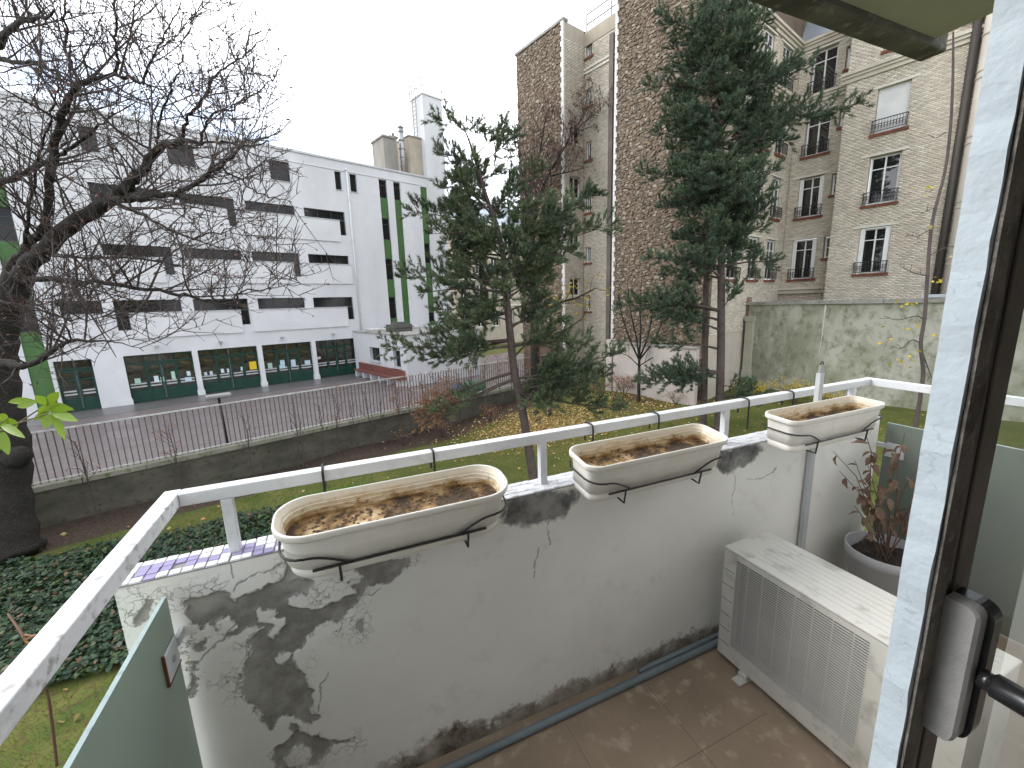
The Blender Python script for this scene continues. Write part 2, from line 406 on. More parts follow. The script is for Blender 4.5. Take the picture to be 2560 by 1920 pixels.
for (a, c, z0, z1) in ((.2, 5.15, -1.3, .02), (5.72, 11.6, -1.3, .02), (-.5, 1.94, 1.62, 2.9), (2.5, 8.46, 1.62, 2.9), (8.95, 12.2, 1.62, 2.9), (.05, 5.24, 4.42, 5.8), (5.75, 11.69, 4.42, 5.8), (-2.6, -.55, -1.3, .02), (-2.6, -.45, 1.62, 2.9)):
    mb = MB(); mb.fbox(FS, a, c, -.075, -.001, 6+z0, 6+z1); mb.fbox(FS, a-.03, c+.03, -.11, .02, 6+z1+.002, 6+z1+.035, 1); mb.build('wall_panel', [M_render2, MATS['zinc_edge']], sch)
for w_ in wins:
    n = max(1, round((w_[0][1]-w_[0][0])/.95)); window(sch, FS, w_, .16, M_dkframe, fw=.04, mull=[k/n for k in range(1, n)])
    if w_[0][3] > 13: 
        mb = MB(); mb.fbox(FS, w_[0][0]-.05, w_[0][1]+.05, -.05, .16, w_[0][2]-.03, w_[0][2]-.002); mb.build('sill', MATS['zinc_edge'], sch)
for s0, s1, L_ in stripes:
    zb = 4.34 if s0 > 0 else CY+.3; z = zb
    for a, c in sorted(L_)+[(8.947, 9)]:
        if 6+a > z+.05: mb = MB(); mb.fbox(FS, s0+.004, s1-.004, .06, .19, z+.003, 6+a-.003); mb.build('green_panel', M_green, sch)
        z = 6+c
    for a, c in L_: window(sch, FS, [(s0, s1, 6+a, 6+c)], .12, M_dkframe, fw=.05, trans=(.72,))
mb = MB(); mb.tube([FS.p(12.5, -.09, 15.2), FS.p(12.47, -.09, 9), FS.p(12.44, -.09, 4.4)], .055, 8)
for z in (15.1, 13.2, 10.5, 7.9, 5.6): mb.fbox(FS, 12.41, 12.55, -.16, -.01, z, z+.04)
mb.build('downpipe', M_render2, sch, smooth=True)
# ground floor: piers, columns, doors
for s in (-.62, 2.62, 5.89, 9.1):
    mb = MB(); hw = .2 if s < 0 else .13
    mb.fbox(FS, s-hw, s+hw, -.03, .26, CY+.34, 3.83); mb.fbox(FS, s-hw-.045, s+hw+.045, -.075, .26, CY+.0, CY+.26); mb.fbox(FS, s-hw-.02, s+hw+.02, -.05, .26, CY+.262, CY+.338); mb.build('column', M_render2, sch)
M_notice = {k: mat('notice_'+k, c, .8) for k, c in dict(white=(.62, .72, .75), green=(.42, .62, .52), yellow=(.75, .52, .03), blue=(.5, .66, .72)).items()}
def doors(s0, s1, notices=(), film=True):
    d = .30; zt = 3.82; L_ = s1-s0; ks = [0, .27, .74, 1] if L_ > 2 else [0, 1]
    mb = MB(); fw = .055
    for k in ks: mb.fbox(FS, s0+L_*k-(fw if k == 1 else fw/2 if k else 0), s0+L_*k+(fw if k == 0 else fw/2 if k < 1 else 0), d, d+.08, CY, zt)
    mb.fbox(FS, s0, s1, d+.003, d+.077, zt-.07, zt); mb.fbox(FS, s0, s1, d+.003, d+.077, 3.33, 3.42); mb.fbox(FS, s0, s1, d+.003, d+.077, CY, CY+.09)
    leaf = [(0, .27), (.27, .505), (.505, .74), (.74, 1)] if L_ > 2 else [(0, .5), (.5, 1)]
    for a, c in leaf[1:3] if L_ > 2 else leaf:
        x0, x1 = s0+L_*a+.03, s0+L_*c-.03
        mb.fbox(FS, x0, x0+.07, d-.012, d+.06, CY+.02, 3.3); mb.fbox(FS, x1-.07, x1, d-.012, d+.06, CY+.02, 3.3); mb.fbox(FS, x0+.07, x1-.07, d-.012, d+.06, 3.2, 3.3); mb.fbox(FS, x0+.07, x1-.07, d-.012, d+.06, 2.78, 2.85)
    o = mb.build('glazed_door', M_gframe, sch)
    for a, c in leaf:
        x0, x1 = s0+L_*a+.03, s0+L_*c-.03
        q = MB(); q.fbox(FS, x0, x1, d+.012, d+.05, CY+.05, CY+.66); reparent(q.build('kick_panel', M_gframe), o)
        q = MB(); q.quad(FS.p(x0, d+.04, CY+.66), FS.p(x1, d+.04, CY+.66), FS.p(x1, d+.04, zt-.05), FS.p(x0, d+.04, zt-.05)); reparent(q.build('pane', M_doorpane), o)
        for z in (CY+.82, CY+.98): q = MB(); q.quad(FS.p(x0+.02, d+.034, z), FS.p(x1-.02, d+.034, z), FS.p(x1-.02, d+.034, z+.075), FS.p(x0+.02, d+.034, z+.075)); reparent(q.build('film_stripe', M_stripe), o)
    for f_, z, w2, h2, c in notices:
        x = s0+L_*f_; q = MB(); q.fbox(FS, x-w2/2, x+w2/2, d+.024, d+.031, z, z+h2); reparent(q.build('notice', M_notice[c]), o)
mt, nt, b = new_mat('door_pane'); b.inputs['Roughness'].default_value = .05; b.inputs['Specular IOR Level'].default_value = .7
nz_ = noise(nt, 1.7, 3, stretch=(1, 1, 1.6)); nt.links.new(ramp(nt, nz_.outputs['Fac'], [(.42, (.018, .02, .018)), (.56, (.05, .045, .028)), (.66, (.11, .085, .04))]).outputs[0], b.inputs['Base Color']); M_doorpane = mt
doors(-2.96, -1.62)
doors(-.42, 2.49, [(.13, 2.3, .24, .26, 'green'), (.4, 2.25, .2, .34, 'white'), (.5, 2.2, .24, .3, 'green'), (.66, 2.3, .17, .45, 'green'), (.9, 2.4, .17, .26, 'white'), (.88, 2.1, .3, .22, 'blue')])
doors(2.75, 5.76, [(.08, 2.3, .14, .2, 'white'), (.17, 2.3, .14, .22, 'white'), (.36, 2.35, .16, .24, 'white'), (.46, 2.33, .15, .24, 'white'), (.7, 2.35, .15, .24, 'white'), (.9, 2.35, .38, .5, 'yellow')])
doors(6.02, 8.97, [(.13, 2.3, .26, .34, 'green'), (.38, 2.45, .27, .3, 'blue'), (.36, 2.2, .38, .24, 'blue'), (.6, 2.25, .28, .45, 'blue'), (.9, 2.28, .34, .28, 'blue')])
doors(9.23, 12.04, [(.08, 2.55, .2, .16, 'white')])
for s in (1.0, 3.9, 7.2, 10.4):
    mb = MB(); mb.fbox(FS, s-.02, s+.02, -.2, -.004, 4.2, 4.24); mb.fbox(FS, s-.1, s+.1, -.3, -.19, 4.14, 4.28); mb.build('flood_light', M_steel, sch)
# annex (low wing towards the fence)
FX = Frame(FS.p(11.85, 0, 0), -FN, FU)            # wall facing the doors: s towards the camera, depth = +FU
FXf = Frame(FS.p(11.85, -7.65, 0), FU, FN)
an = thing('school_annex', 'low flat white annex with two small windows beside the school doors', 'building', FXf.p(2, 1, CY))
mb = MB(); r1 = [(2.6, 4.1, 2.45, 3.35), (6.0, 6.9, 2.3, 3.35)]
wall_cells(mb, FX, -.02, 7.65, CY-.3, 4.25, r1, .25); mb.quad(FXf.p(0, 0, CY-.3), FXf.p(5.5, 0, CY-.3), FXf.p(5.5, 0, 4.25), FXf.p(0, 0, 4.25)); mb.quad(FXf.p(5.5, 0, CY-.3), FXf.p(5.5, 7.6, CY-.3), FXf.p(5.5, 7.6, 4.25), FXf.p(5.5, 0, 4.25)); mb.build('wall', M_render, an)
mb = MB(); mb.fbox(FXf, -.05, 5.55, -.05, 7.55, 4.252, 4.33); mb.build('roof', mat('flat_roof', (.33, .32, .30), .9, (.24, .23, .21), 1), an)
for r in r1:
    window(an, FX, [r], .2, M_dkframe, mull=(.5,))
    mb = MB(); mb.fbox(FX, r[0]-.08, r[1]+.08, -.12, .2, r[2]-.06, r[2]-.002); mb.build('sill', MATS['zinc_edge'], an)
mb = MB(); mb.fbox(FXf, .9, 2.2, 3.0, 4.2, 4.335, 4.8); mb.fbox(FXf, .8, 2.3, 2.9, 4.3, 4.6, 4.66); mb.fbox(FXf, 1.2, 1.9, 3.2, 3.9, 4.8, 4.95); mb.build('roof_vent', mat('vent_grey', (.12, .12, .11), .8), an)
for x_ in (.5, 3.2):
    mb = MB(); mb.fbox(FXf, x_, x_+1.0, 5.6, 6.6, 4.335, 4.5); mb.build('roof_light', mat('dome', (.6, .6, .58), .4), an, bevel=.05)
bn = thing('long_bench', 'long red brown bench built along the annex wall', 'bench', FX.p(3.8, -.4, CY))
mb = MB(); mb.fbox(FX, .9, 7.4, -.55, -.01, CY+.42, CY+.52); mb.build('seat', mat('bench_red', (.20, .075, .06), .5, (.15, .06, .05), 2), bn)
mb = MB(); mb.fbox(FX, .9, 7.4, -.16, -.012, CY+.525, CY+.95); mb.build('backrest', MATS['bench_red'], bn)
for k in range(6): mb = MB(); mb.fbox(FX, 1.0+k*1.22, 1.14+k*1.22, -.5, -.02, CY, CY+.419); mb.build('support', M_render2, bn)
# roof things
FT = Frame(FN*31.2, FU, FN); sc_ = 31.2/30
tw = thing('chimney_tower', 'tall white square chimney tower with railing on the school roof', 'chimney', FT.p(20.3, .9, 15.6))
mb = MB(); mb.fbox(FT, 19.45, 21.25, -.3, 1.5, 15.55, 22.0); mb.build('shaft', M_render, tw)
mb = MB(); mb.fbox(FT, 19.38, 21.32, -.37, 1.57, 22.002, 22.1); mb.build('cap', M_render2, tw)
mb = MB(); 
for x_ in (19.42, 21.28):
    for y_ in (-.33, 1.53): mb.tube([FT.p(x_, y_, 22.1), FT.p(x_, y_, 23.15)], .04, 5)
for z in (22.6, 23.15):
    C_ = [FT.p(19.42, -.33, z), FT.p(21.28, -.33, z), FT.p(21.28, 1.53, z), FT.p(19.42, 1.53, z), FT.p(19.42, -.33, z)]; mb.tube(C_, .036, 5)
mb.build('guard_rail', M_metal, tw)
mb = MB()
for y_ in (.3, .8): mb.tube([FT.p(19.2, y_, 18.3), FT.p(19.2, y_, 22.9)], .036, 5)
for k in range(14): mb.tube([FT.p(19.2, .3, 18.6+k*.3), FT.p(19.2, .8, 18.6+k*.3)], .018, 4)
mb.build('ladder', M_metal, tw)
M_beige = mat('beige_render', (.42, .37, .30), .9, (.33, .29, .23), 1.2, bscale=30, bstr=.2)
bw = thing('stair_head', 'beige rendered stair head beside the white chimney tower', 'roof structure', FT.p(18.9, 1, 15.6)); mb = MB(); mb.fbox(FT, 18.3, 19.44, .2, 3, 15.55, 18.9); mb.build('wall', M_beige, bw)
mb = MB(); mb.fbox(FT, 18.25, 19.445, .15, 3.05, 18.902, 19.0); mb.build('roof', M_concrete, bw)
ck = thing('chimney_stack', 'wide weathered grey chimney stack with pots on the school roof', 'chimney', FT.p(16.8, 1, 15.6)); M_stack = mat('stack_render', (.30, .28, .25), .9, (.2, .19, .17), 1.5, stretch=(1, 1, .3))
mb = MB(); mb.fbox(FT, 16.2, 17.05, .3, 2.2, 15.55, 18.45); mb.fbox(FT, 17.052, 17.4, .4, 2.1, 15.55, 18.6); mb.build('stack', M_stack, ck)
mb = MB(); mb.fbox(FT, 16.12, 17.1, .22, 2.28, 18.452, 18.58); mb.fbox(FT, 17.0, 17.5, .32, 2.2, 18.602, 18.72); mb.build('cap', M_stack, ck)
for k in range(3): mb = MB(); mb.tube([FT.p(17.25, .7+k*.5, 18.73), FT.p(17.25, .7+k*.5, 19.0)], [.13, .1], 8); mb.build('pot', mat('clay', (.16, .10, .08), .8), ck)
fl = thing('flue_pipe', 'tall steel flue with hoops and ladder on the school roof', 'flue', FT.p(17.85, .6, 15.6)); mb = MB(); mb.tube([FT.p(17.9, .6, 15.55), FT.p(17.9, .6, 19.5)], .2, 12); mb.build('pipe', M_steel, fl, smooth=True)
mb = MB()
for k in range(6): mb.tube([FT.p(17.9, .6, 16.1+k*.62), FT.p(17.9, .6, 16.16+k*.62)], .24, 12)
mb.tube([FT.p(17.9, .6, 19.52), FT.p(17.9, .6, 19.7)], [.26, .05], 12); mb.build('collar', M_metal, fl)
for s_ in (8.9, 11.9):
    c_ = thing('roof_chimney', 'small weathered chimney with clay pots above the ' + ('square top floor window' if s_ < 10 else 'pair of narrow top floor windows'), 'chimney', FT.p(s_, 1.4, 15.6))
    mb = MB(); mb.fbox(FT, s_-.45, s_+.45, 1, 1.9, 15.6, 16.35); mb.build('stack', M_stack, c_)
    for k in (-.25, 0, .25): mb = MB(); mb.tube([FT.p(s_+k, 1.45, 16.351), FT.p(s_+k, 1.45, 16.6)], [.11, .08], 8); mb.build('pot', MATS['clay'], c_)

# ---------------------------------------------------------------- brick and rubble laying
def lay_bricks(fr, s0, s1, z0, z1, holes, d=-.008, bw=.225, bh=.075, j=.014, th=.03):
    rows = int((z1-z0)/bh); q = []
    for r in range(rows):
        z = z0+r*bh; x = s0-(bw/2 if r % 2 else 0)
        while x < s1:
            a, c = max(x+j/2, s0), min(x+bw-j/2, s1); x += bw
            if c-a < .03: continue
            zc = z+bh/2; bad = False
            for h in holes:
                if h[2]-.02 < zc < h[3]+.02:
                    if a >= h[0]-.001 and c <= h[1]+.001: bad = True; break
                    if a < h[0] < c: c = h[0]
                    elif a < h[1] < c: a = h[1]
            if bad or c-a < .02: continue
            q.append((a, c, z+j/2, z+bh-j/2, d-random.uniform(0, .007)))
    Q = np.array(q); n = len(Q)
    S = Q[:, [0, 1, 1, 0, 0, 1, 1, 0]]; Zc = Q[:, [2, 2, 3, 3, 2, 2, 3, 3]]; Dd = np.concatenate([np.repeat(Q[:, 4:5], 4, 1), np.full((n, 4), d+th)], 1)
    V = fr.o + S[..., None]*fr.x + Dd[..., None]*fr.y + Zc[..., None]*np.array([0, 0, 1.0])
    base = (np.arange(n)*8)[:, None]
    F = np.concatenate([base+np.array(f)[None] for f in ((0, 1, 2, 3), (1, 5, 6, 2), (4, 0, 3, 7), (3, 2, 6, 7), (4, 5, 1, 0))])
    return V.reshape(-1, 3), F
def rubble(fr, s0, s1, z0, z1, hmin=.13, hmax=.26, seed=3, proud=.07):
    rg = random.Random(seed); out = []; z = z0; row = 0
    while z < z1:
        h = rg.uniform(hmin, hmax); x = s0-rg.uniform(0, .2); row += 1
        while x < s1:
            l = rg.uniform(.75, 2.3)*h+.03; cx, cz = x+l/2, z+h/2+rg.uniform(-.35, .35)*h; x += l*.93; k_ = rg.uniform(.8, 1.3)
            hw, hh = l/2*k_, h/2*rg.uniform(.85, 1.25); an = rg.gauss(0, .28); ca, sa = math.cos(an), math.sin(an); n = 7; ring = []
            for k in range(n):
                t = 2*math.pi*(k+rg.uniform(-.22, .22))/n; ex = math.copysign(abs(math.cos(t))**.6, math.cos(t))*hw*rg.uniform(.8, 1.05); ez = math.copysign(abs(math.sin(t))**.6, math.sin(t))*hh*rg.uniform(.8, 1.05)
                ring.append((min(max(cx+ex*ca-ez*sa, s0), s1), cz+ex*sa+ez*ca))
            out.append((ring, (min(max(cx, s0+.02), s1-.02), cz), (rg.random()**1.4*.85+.15)*proud, rg.uniform(-.25, .25), l*h))
        z += h*.9
    return out
def stone_mesh(fr, st):
    ring, (cx, cz), pr, tilt, _ = st; V = []; n = len(ring)
    for x, z in ring: V.append(fr.p(x, .02, z))
    for x, z in ring: V.append(fr.p(cx+(x-cx)*.9, -pr*.8-tilt*(x-cx)*.3, cz+(z-cz)*.88))
    for x, z in ring: V.append(fr.p(cx+(x-cx)*.55, -pr-tilt*(x-cx)*.6, cz+(z-cz)*.5+.02*tilt))
    F = [(i, (i+1) % n, n+(i+1) % n, n+i) for i in range(n)] + [(n+i, n+(i+1) % n, 2*n+(i+1) % n, 2*n+i) for i in range(n)] + [tuple(range(2*n, 3*n))]
    return V, F
def rubble_wall(fr, parent, s0, s1, z0, z1, mats, npick, seed, vis, **kw):
    st = rubble(fr, s0, s1, z0, z1, seed=seed, **kw)
    key = sorted(range(len(st)), key=lambda i: -(st[i][4] if vis(st[i][1]) else 0)); pick = set(key[:npick]); mb = MB()
    for i, s in enumerate(st):
        V, F = stone_mesh(fr, s)
        if i in pick:
            m2 = MB(); m2.add(V, F); m2.build('stone', mats[i % len(mats)], parent)
        else: mb.add(V, F, i % len(mats))
    o = mb.build('stonework', mats, parent); o['kind'] = 'stuff'
M_brick = mat('cream_brick', (.70, .645, .54), .9, (.61, .54, .44), .35, island=.22, bscale=90, bstr=.2, c3=(.64, .54, .44))
M_brick2 = mat('pale_brick', (.64, .595, .515), .9, (.53, .47, .385), .3, island=.22, bscale=90, bstr=.2)
M_mort = mat('mortar', (.50, .45, .38), .95, (.43, .385, .325), 2)
M_stones = [mat('rubble_%d' % i, c, .92, tuple(x*.7 for x in c), 6, bscale=30, bstr=.6, bdist=.02, c3=tuple(min(1, x*1.5) for x in c)) for i, c in enumerate(((.18, .14, .10), (.215, .17, .125), (.14, .11, .08), (.24, .195, .145), (.195, .15, .108), (.34, .295, .235), (.165, .13, .10), (.22, .16, .105)))]
M_rmort = mat('rubble_mortar', (.155, .115, .085), .97, (.115, .085, .062), 2, bscale=30, bstr=.5)
M_lintel = mat('pale_lintel', (.66, .63, .56), .85, (.56, .53, .46), 2)
M_sill = mat('red_brick_sill', (.23, .085, .055), .85, (.17, .06, .04), 8, island=.2)
M_stone_c = mat('cornice_stone', (.58, .53, .44), .85, (.48, .43, .35), 1.5)
M_zinc = mat('zinc_roof', (.42, .46, .50), .35, (.34, .38, .42), .8, metal=.5)

# ---------------------------------------------------------------- BRICK APARTMENT BLOCK
FA = Frame(E2*26, -E1, E2); FB = Frame(E2*27.1, -E1, E2); FC = Frame(E1*9.7, E2, E1)
ap = thing('brick_apartment_building', 'cream brick apartment block with white casements and iron window guards', 'building', FA.p(-5, 3, 0))
def zr(a, c): return (6+a, 6+c)
Aw = [(-6.05, -4.93, *zr(7.0, 8.85)), (-6.05, -4.93, *zr(3.95, 6.05)), (-6.08, -4.95, *zr(.85, 2.93)), (-6.05, -5.45, *zr(10.35, 11.6)), (-3.6, -2.9, *zr(10.35, 11.6))]
Bw = [(-9.15, -8.05, *zr(10.0, 11.95)), (-9.15, -8.05, *zr(7.05, 9.05)), (-9.2, -8.08, *zr(4.0, 6.0)), (-9.25, -8.12, *zr(.8, 2.88))]
Bs = [(-7.72, -7.42, *zr(10.6, 11.6)), (-7.72, -7.42, *zr(8.05, 9.03)), (-7.76, -7.46, *zr(4.9, 5.92)), (-7.8, -7.5, *zr(1.8, 2.87))]
Cw = [(s, s+1.05, *zr(a, c)) for s in (20.6, 22.85, 24.95) for a, c in ((10.0, 11.95), (7.05, 9.05), (3.95, 5.95), (.8, 2.86))]
for fr, s0, s1, holes, d in ((FA, -7.25, -2.2, Aw, 0), (FB, -9.7, -7.2, Bw+Bs, 0), (FC, 19.32, 27.1, Cw, 0)):
    mb = MB(); wall_cells(mb, fr, s0, s1, 0.2, 18.1, holes, .3 if fr is not FC else .13); mb.build('wall', M_mort, ap)
    V, F = lay_bricks(fr, s0, s1, 4.2, 18.05, [(h[0], h[1], h[2], h[3]) for h in holes]); o = mesh_obj('brickwork', V, F, M_brick, ap); o['kind'] = 'stuff'
mb = MB(); mb.quad(FA.p(-7.25, 0, .2), FA.p(-7.25, 1.1, .2), FA.p(-7.25, 1.1, 18.1), FA.p(-7.25, 0, 18.1)); mb.quad(FA.p(-2.2, 0, .2), FA.p(-2.2, 9, .2), FA.p(-2.2, 9, 18.1), FA.p(-2.2, 0, 18.1)); mb.build('side_wall', M_mort, ap)
def cornice(fr, s0, s1, z, h=.42, d=.22):
    mb = MB(); mb.fbox(fr, s0, s1, -d*.4, .02, z, z+h*.4); mb.fbox(fr, s0, s1, -d*.7, .02, z+h*.4, z+h*.7); mb.fbox(fr, s0-.0, s1, -d, .02, z+h*.7, z+h); mb.build('cornice', M_stone_c, ap)
for z in (15.5, 18.1):
    cornice(FA, -7.45, -2.0, z); cornice(FB, -9.66, -7.27, z-.003); cornice(FC, 19.34, 27.05, z-.006)
mb = MB(); mb.fbox(FB, -9.9, -7.5, -.35, .02, 6+.22, 6+.36); mb.fbox(FB, -9.85, -7.5, -.25, .02, 6+.02, 6+.2); mb.build('ledge', M_stone_c, ap)
# zinc mansard
mb = MB()
mb.quad(FA.p(-7.4, -.1, 18.53), FA.p(-2, -.1, 18.53), FA.p(-2, 1.3, 21.6), FA.p(-7.4, 1.3, 21.6)); mb.quad(FC.p(19.34, -.1, 18.53), FC.p(27.1, -.1, 18.53), FC.p(28.4, 1.3, 21.6), FC.p(19.34, 1.3, 21.6)); mb.quad(FB.p(-9.7, -.1, 18.52), FB.p(-7.2, -.1, 18.52), FB.p(-7.2, 1.3, 21.6), FB.p(-9.7, 1.3, 21.6))
mb.fbox(FA, -12, -2, 1.3, 9, 21.5, 21.6)
rf = mb.build('roof', M_zinc, ap)
M_cas = M_whiteframe
def guard(fr, s0, s1, z, h, par):
    mb = MB(); d = -.16
    mb.fbox(fr, s0-.06, s1+.06, d-.02, d+.02, z+h-.03, z+h); mb.fbox(fr, s0-.05, s1+.05, d-.012, d+.012, z+.06, z+.085); mb.fbox(fr, s0-.05, s1+.05, d-.012, d+.012, z+h-.2, z+h-.18)
    for s in (s0-.05, s1+.03): mb.fbox(fr, s, s+.02, d-.01, .01, z+h-.03, z+h-.005); mb.fbox(fr, s, s+.025, d-.012, d+.012, z, z+h-.03)
    n = int((s1-s0)/.1)
    for k in range(n+1):
        s = s0+(s1-s0)*k/n; mb.fbox(fr, s-.007, s+.007, d-.007, d+.007, z+.085, z+h-.03)
        if k < n:
            r = (s1-s0)/n/2
            for zz in (z+.22, z+h*.55):
                mb.tube([fr.p(s+r+.85*r*math.cos(t), d, zz+.85*r*1.4*math.sin(t)) for t in np.linspace(0, 2*math.pi, 7)], .007, 3, cap=False)
    return mb.build('window_guard', M_black, par)
def casement(fr, h, lint=True, gd=True, shut=0, small=False, wd=.2):
    s0, s1, z0, z1 = h
    if shut == 2:
        mb = MB(); n = 26
        for k in range(n):
            zz = z0+(z1-z0)*k/n; mb.fbox(fr, s0+.02, s1-.02, .12, .15+.01*(k % 2), zz+.004, zz+(z1-z0)/n-.003)
        mb.build('roller_shutter', mat('shutter_white', (.74, .74, .72), .6, (.66, .66, .64), 2), ap)
    else:
        w_ = window(ap, fr, [(s0+.03, s1-.03, z0+.02, z1-.02)], wd, M_cas, M_pane2, fw=.07, mull=() if small else (.5,), trans=(.5,) if small else (.74,))
        if shut == 1:
            for a, c in ((s0+.02, s0+.2), (s1-.2, s1-.02)):
                mb = MB(); mb.fbox(fr, a, c, .06, .1, z0+.03, z1-.04); mb.build('shutter_leaf', M_cas, ap)
    if lint: mb = MB(); mb.fbox(fr, s0-(.32 if not small else .1), s1+(.25 if not small else .1), -.045, .03, z1+.012, z1+.10); mb.build('lintel', M_lintel, ap)
    mb = MB(); e = .12 if not small else .06
    n = max(2, int((s1-s0+2*e)/.11))
    for k in range(n): a = s0-e+(s1-s0+2*e)*k/n; mb.fbox(fr, a+.004, a+(s1-s0+2*e)/n-.004, -.09-random.uniform(0, .006), .2, z0-.13, z0-.012)
    mb.build('sill', M_sill, ap)
    if gd: guard(fr, s0, s1, z0-.01, .55 if not small else .4, ap)
for i, h in enumerate(Aw): casement(FA, h, i < 3, i < 3, 2 if i == 0 else 1 if i == 2 else 0, i > 2)
for i, h in enumerate(Bw): casement(FB, h, True, True, 0 if i < 2 else 1)
for h in Bs: casement(FB, h, False, False, 0, True)
for h in Cw: casement(FC, h, True, True, 0, False, .06)
# ---------------------------------------------------------------- RUBBLE STONE BUILDING with lightwell
FG = Frame(E2*19.3, -E1, E2); FWl = Frame(E2*21.0, -E1, E2); FRt = Frame(E1*19.0, E2, E1)
sb = thing('stone_gable_building', 'tall building with rubble stone gable walls and a pale brick light well', 'building', FG.p(-15, 2, 0))
mb = MB(); mb.quad(FG.p(-15.3, 0, 0), FG.p(-9.7, 0, 0), FG.p(-9.7, 0, 24), FG.p(-15.3, 0, 24)); mb.quad(FG.p(-23.2, 0, 0), FG.p(-19, 0, 0), FG.p(-19, 0, 21.4), FG.p(-23.2, 0, 21.4))
mb.quad(FG.p(-15.3, 1.7, 0), FG.p(-15.3, 0, 0), FG.p(-15.3, 0, 24), FG.p(-15.3, 1.7, 24)); mb.quad(FG.p(-9.72, 0, 18.2), FG.p(-9.72, 8, 18.2), FG.p(-9.72, 8, 24), FG.p(-9.72, 0, 24))
mb.quad(FG.p(-23.2, 8, 0), FG.p(-23.2, 0, 0), FG.p(-23.2, 0, 21.4), FG.p(-23.2, 8, 21.4)); mb.quad(FG.p(-15.3, 0, 24), FG.p(-9.7, 0, 24), FG.p(-9.7, 8, 24), FG.p(-15.3, 8, 24)); mb.quad(FG.p(-15.3, 8, 15), FG.p(-15.3, 1.7, 15), FG.p(-15.3, 1.7, 24), FG.p(-15.3, 8, 24))
mb.quad(FG.p(-23.2, 0, 21.4), FG.p(-19, 0, 21.4), FG.p(-19, 8, 21.4), FG.p(-23.2, 8, 21.4))
mb.build('wall', M_rmort, sb)
rubble_wall(FG, sb, -15.22, -9.72, 1.5, 23.9, M_stones, 220, 5, lambda c: 2.5 < c[1] < 18, hmin=.075, hmax=.155)
rubble_wall(FG, sb, -23.2, -19.15, 3.0, 21.3, M_stones, 80, 9, lambda c: 10 < c[1] < 21.3, hmin=.085, hmax=.17)
M_quoin = mat('white_quoin', (.66, .65, .63), .85, (.55, .54, .52), 3); mb = MB(); z = 1.0
while z < 23.8:
    mb.fbox(FG, -15.33, -15.14-(.07 if int(z/.26) % 2 else 0), -.075, .03, z+.006, z+.254); z += .26
mb.build('quoins', M_quoin, sb)['kind'] = 'stuff'; mb = MB(); z = 3.0
while z < 21.3:
    mb.fbox(FG, -19.13-(.08 if int(z/.26) % 2 else 0), -18.97, -.075, .03, z+.006, z+.254); z += .26
mb.build('quoins', M_quoin, sb)['kind'] = 'stuff'
Ww = [(-18.85, -18.37, *zr(a, c)) for a, c in ((13.95, 14.8), (11.35, 12.3), (8.4, 9.4), (5.35, 6.3), (2.35, 3.3), (-.7, .25))]
Rw = [(19.75, 20.7, *zr(a, c)) for a, c in ((9.25, 10.45), (6.2, 7.4), (3.1, 4.3), (.3, 1.4))]
for fr, s0, s1, holes, top in ((FWl, -19.0, -15.2, Ww, 21.3), (FRt, 19.3, 21.0, Rw, 21.4)):
    mb = MB(); wall_cells(mb, fr, s0, s1, 0, top, holes, .22); mb.build('wall', M_mort, sb)
    V, F = lay_bricks(fr, s0, s1, 1.5, top-.8, holes); o = mesh_obj('brickwork', V, F, M_brick2, sb); o['kind'] = 'stuff'
mb = MB(); mb.fbox(FWl, -19.0, -15.2, -.03, .0, 20.55, 21.28); mb.build('parapet_band', M_beige, sb)
for z in (19.08, 19.3): mb = MB(); mb.fbox(FWl, -18.98, -15.2, -.07, .01, z, z+.1); mb.build('string_course', M_lintel, sb)
for fr, hs in ((FWl, Ww), (FRt, Rw)):
    for h in hs:
        window(sb, fr, [h], .15, M_whiteframe, fw=.06, mull=(.5,)) if fr is FRt else window(sb, fr, [h], .15, M_whiteframe, fw=.05, mull=(.33, .67))
        mb = MB(); mb.fbox(fr, h[0]-.1, h[1]+.1, -.09, .15, h[2]-.13, h[2]-.01); mb.build('sill', M_sill if fr is FWl else M_lintel, sb)
mb = MB(); mb.fbox(FWl, -17.02, -16.74, -.16, -.02, 1.2, 20.3); mb.build('drain_duct', mat('duct_brown', (.17, .145, .125), .8, (.12, .10, .09), 1.2), sb)
mb = MB()
for s in (-19, -17.2, -15.4): mb.tube([FWl.p(s, .2, 21.3), FWl.p(s, .2, 22.3)], .04, 5)
for z in (21.8, 22.3): mb.tube([FWl.p(-19, .2, z), FWl.p(-15.3, .2, z)], .036, 5)
mb.build('roof_rail', M_metal, sb)
mb = MB(); mb.fbox(FG, -23.3, -18.95, -.09, .3, 21.402, 21.55); mb.build('coping', M_concrete, sb)
mb = MB(); mb.fbox(FG, -15.4, -9.6, -.09, .3, 24.002, 24.15); mb.build('coping', M_concrete, sb)
for s in (-22, -20.6): mb = MB(); mb.tube([FG.p(s, .8, 21.4), FG.p(s, .8, 22.0)], [.16, .13], 8); mb.build('chimney_pot', MATS['clay'], sb)

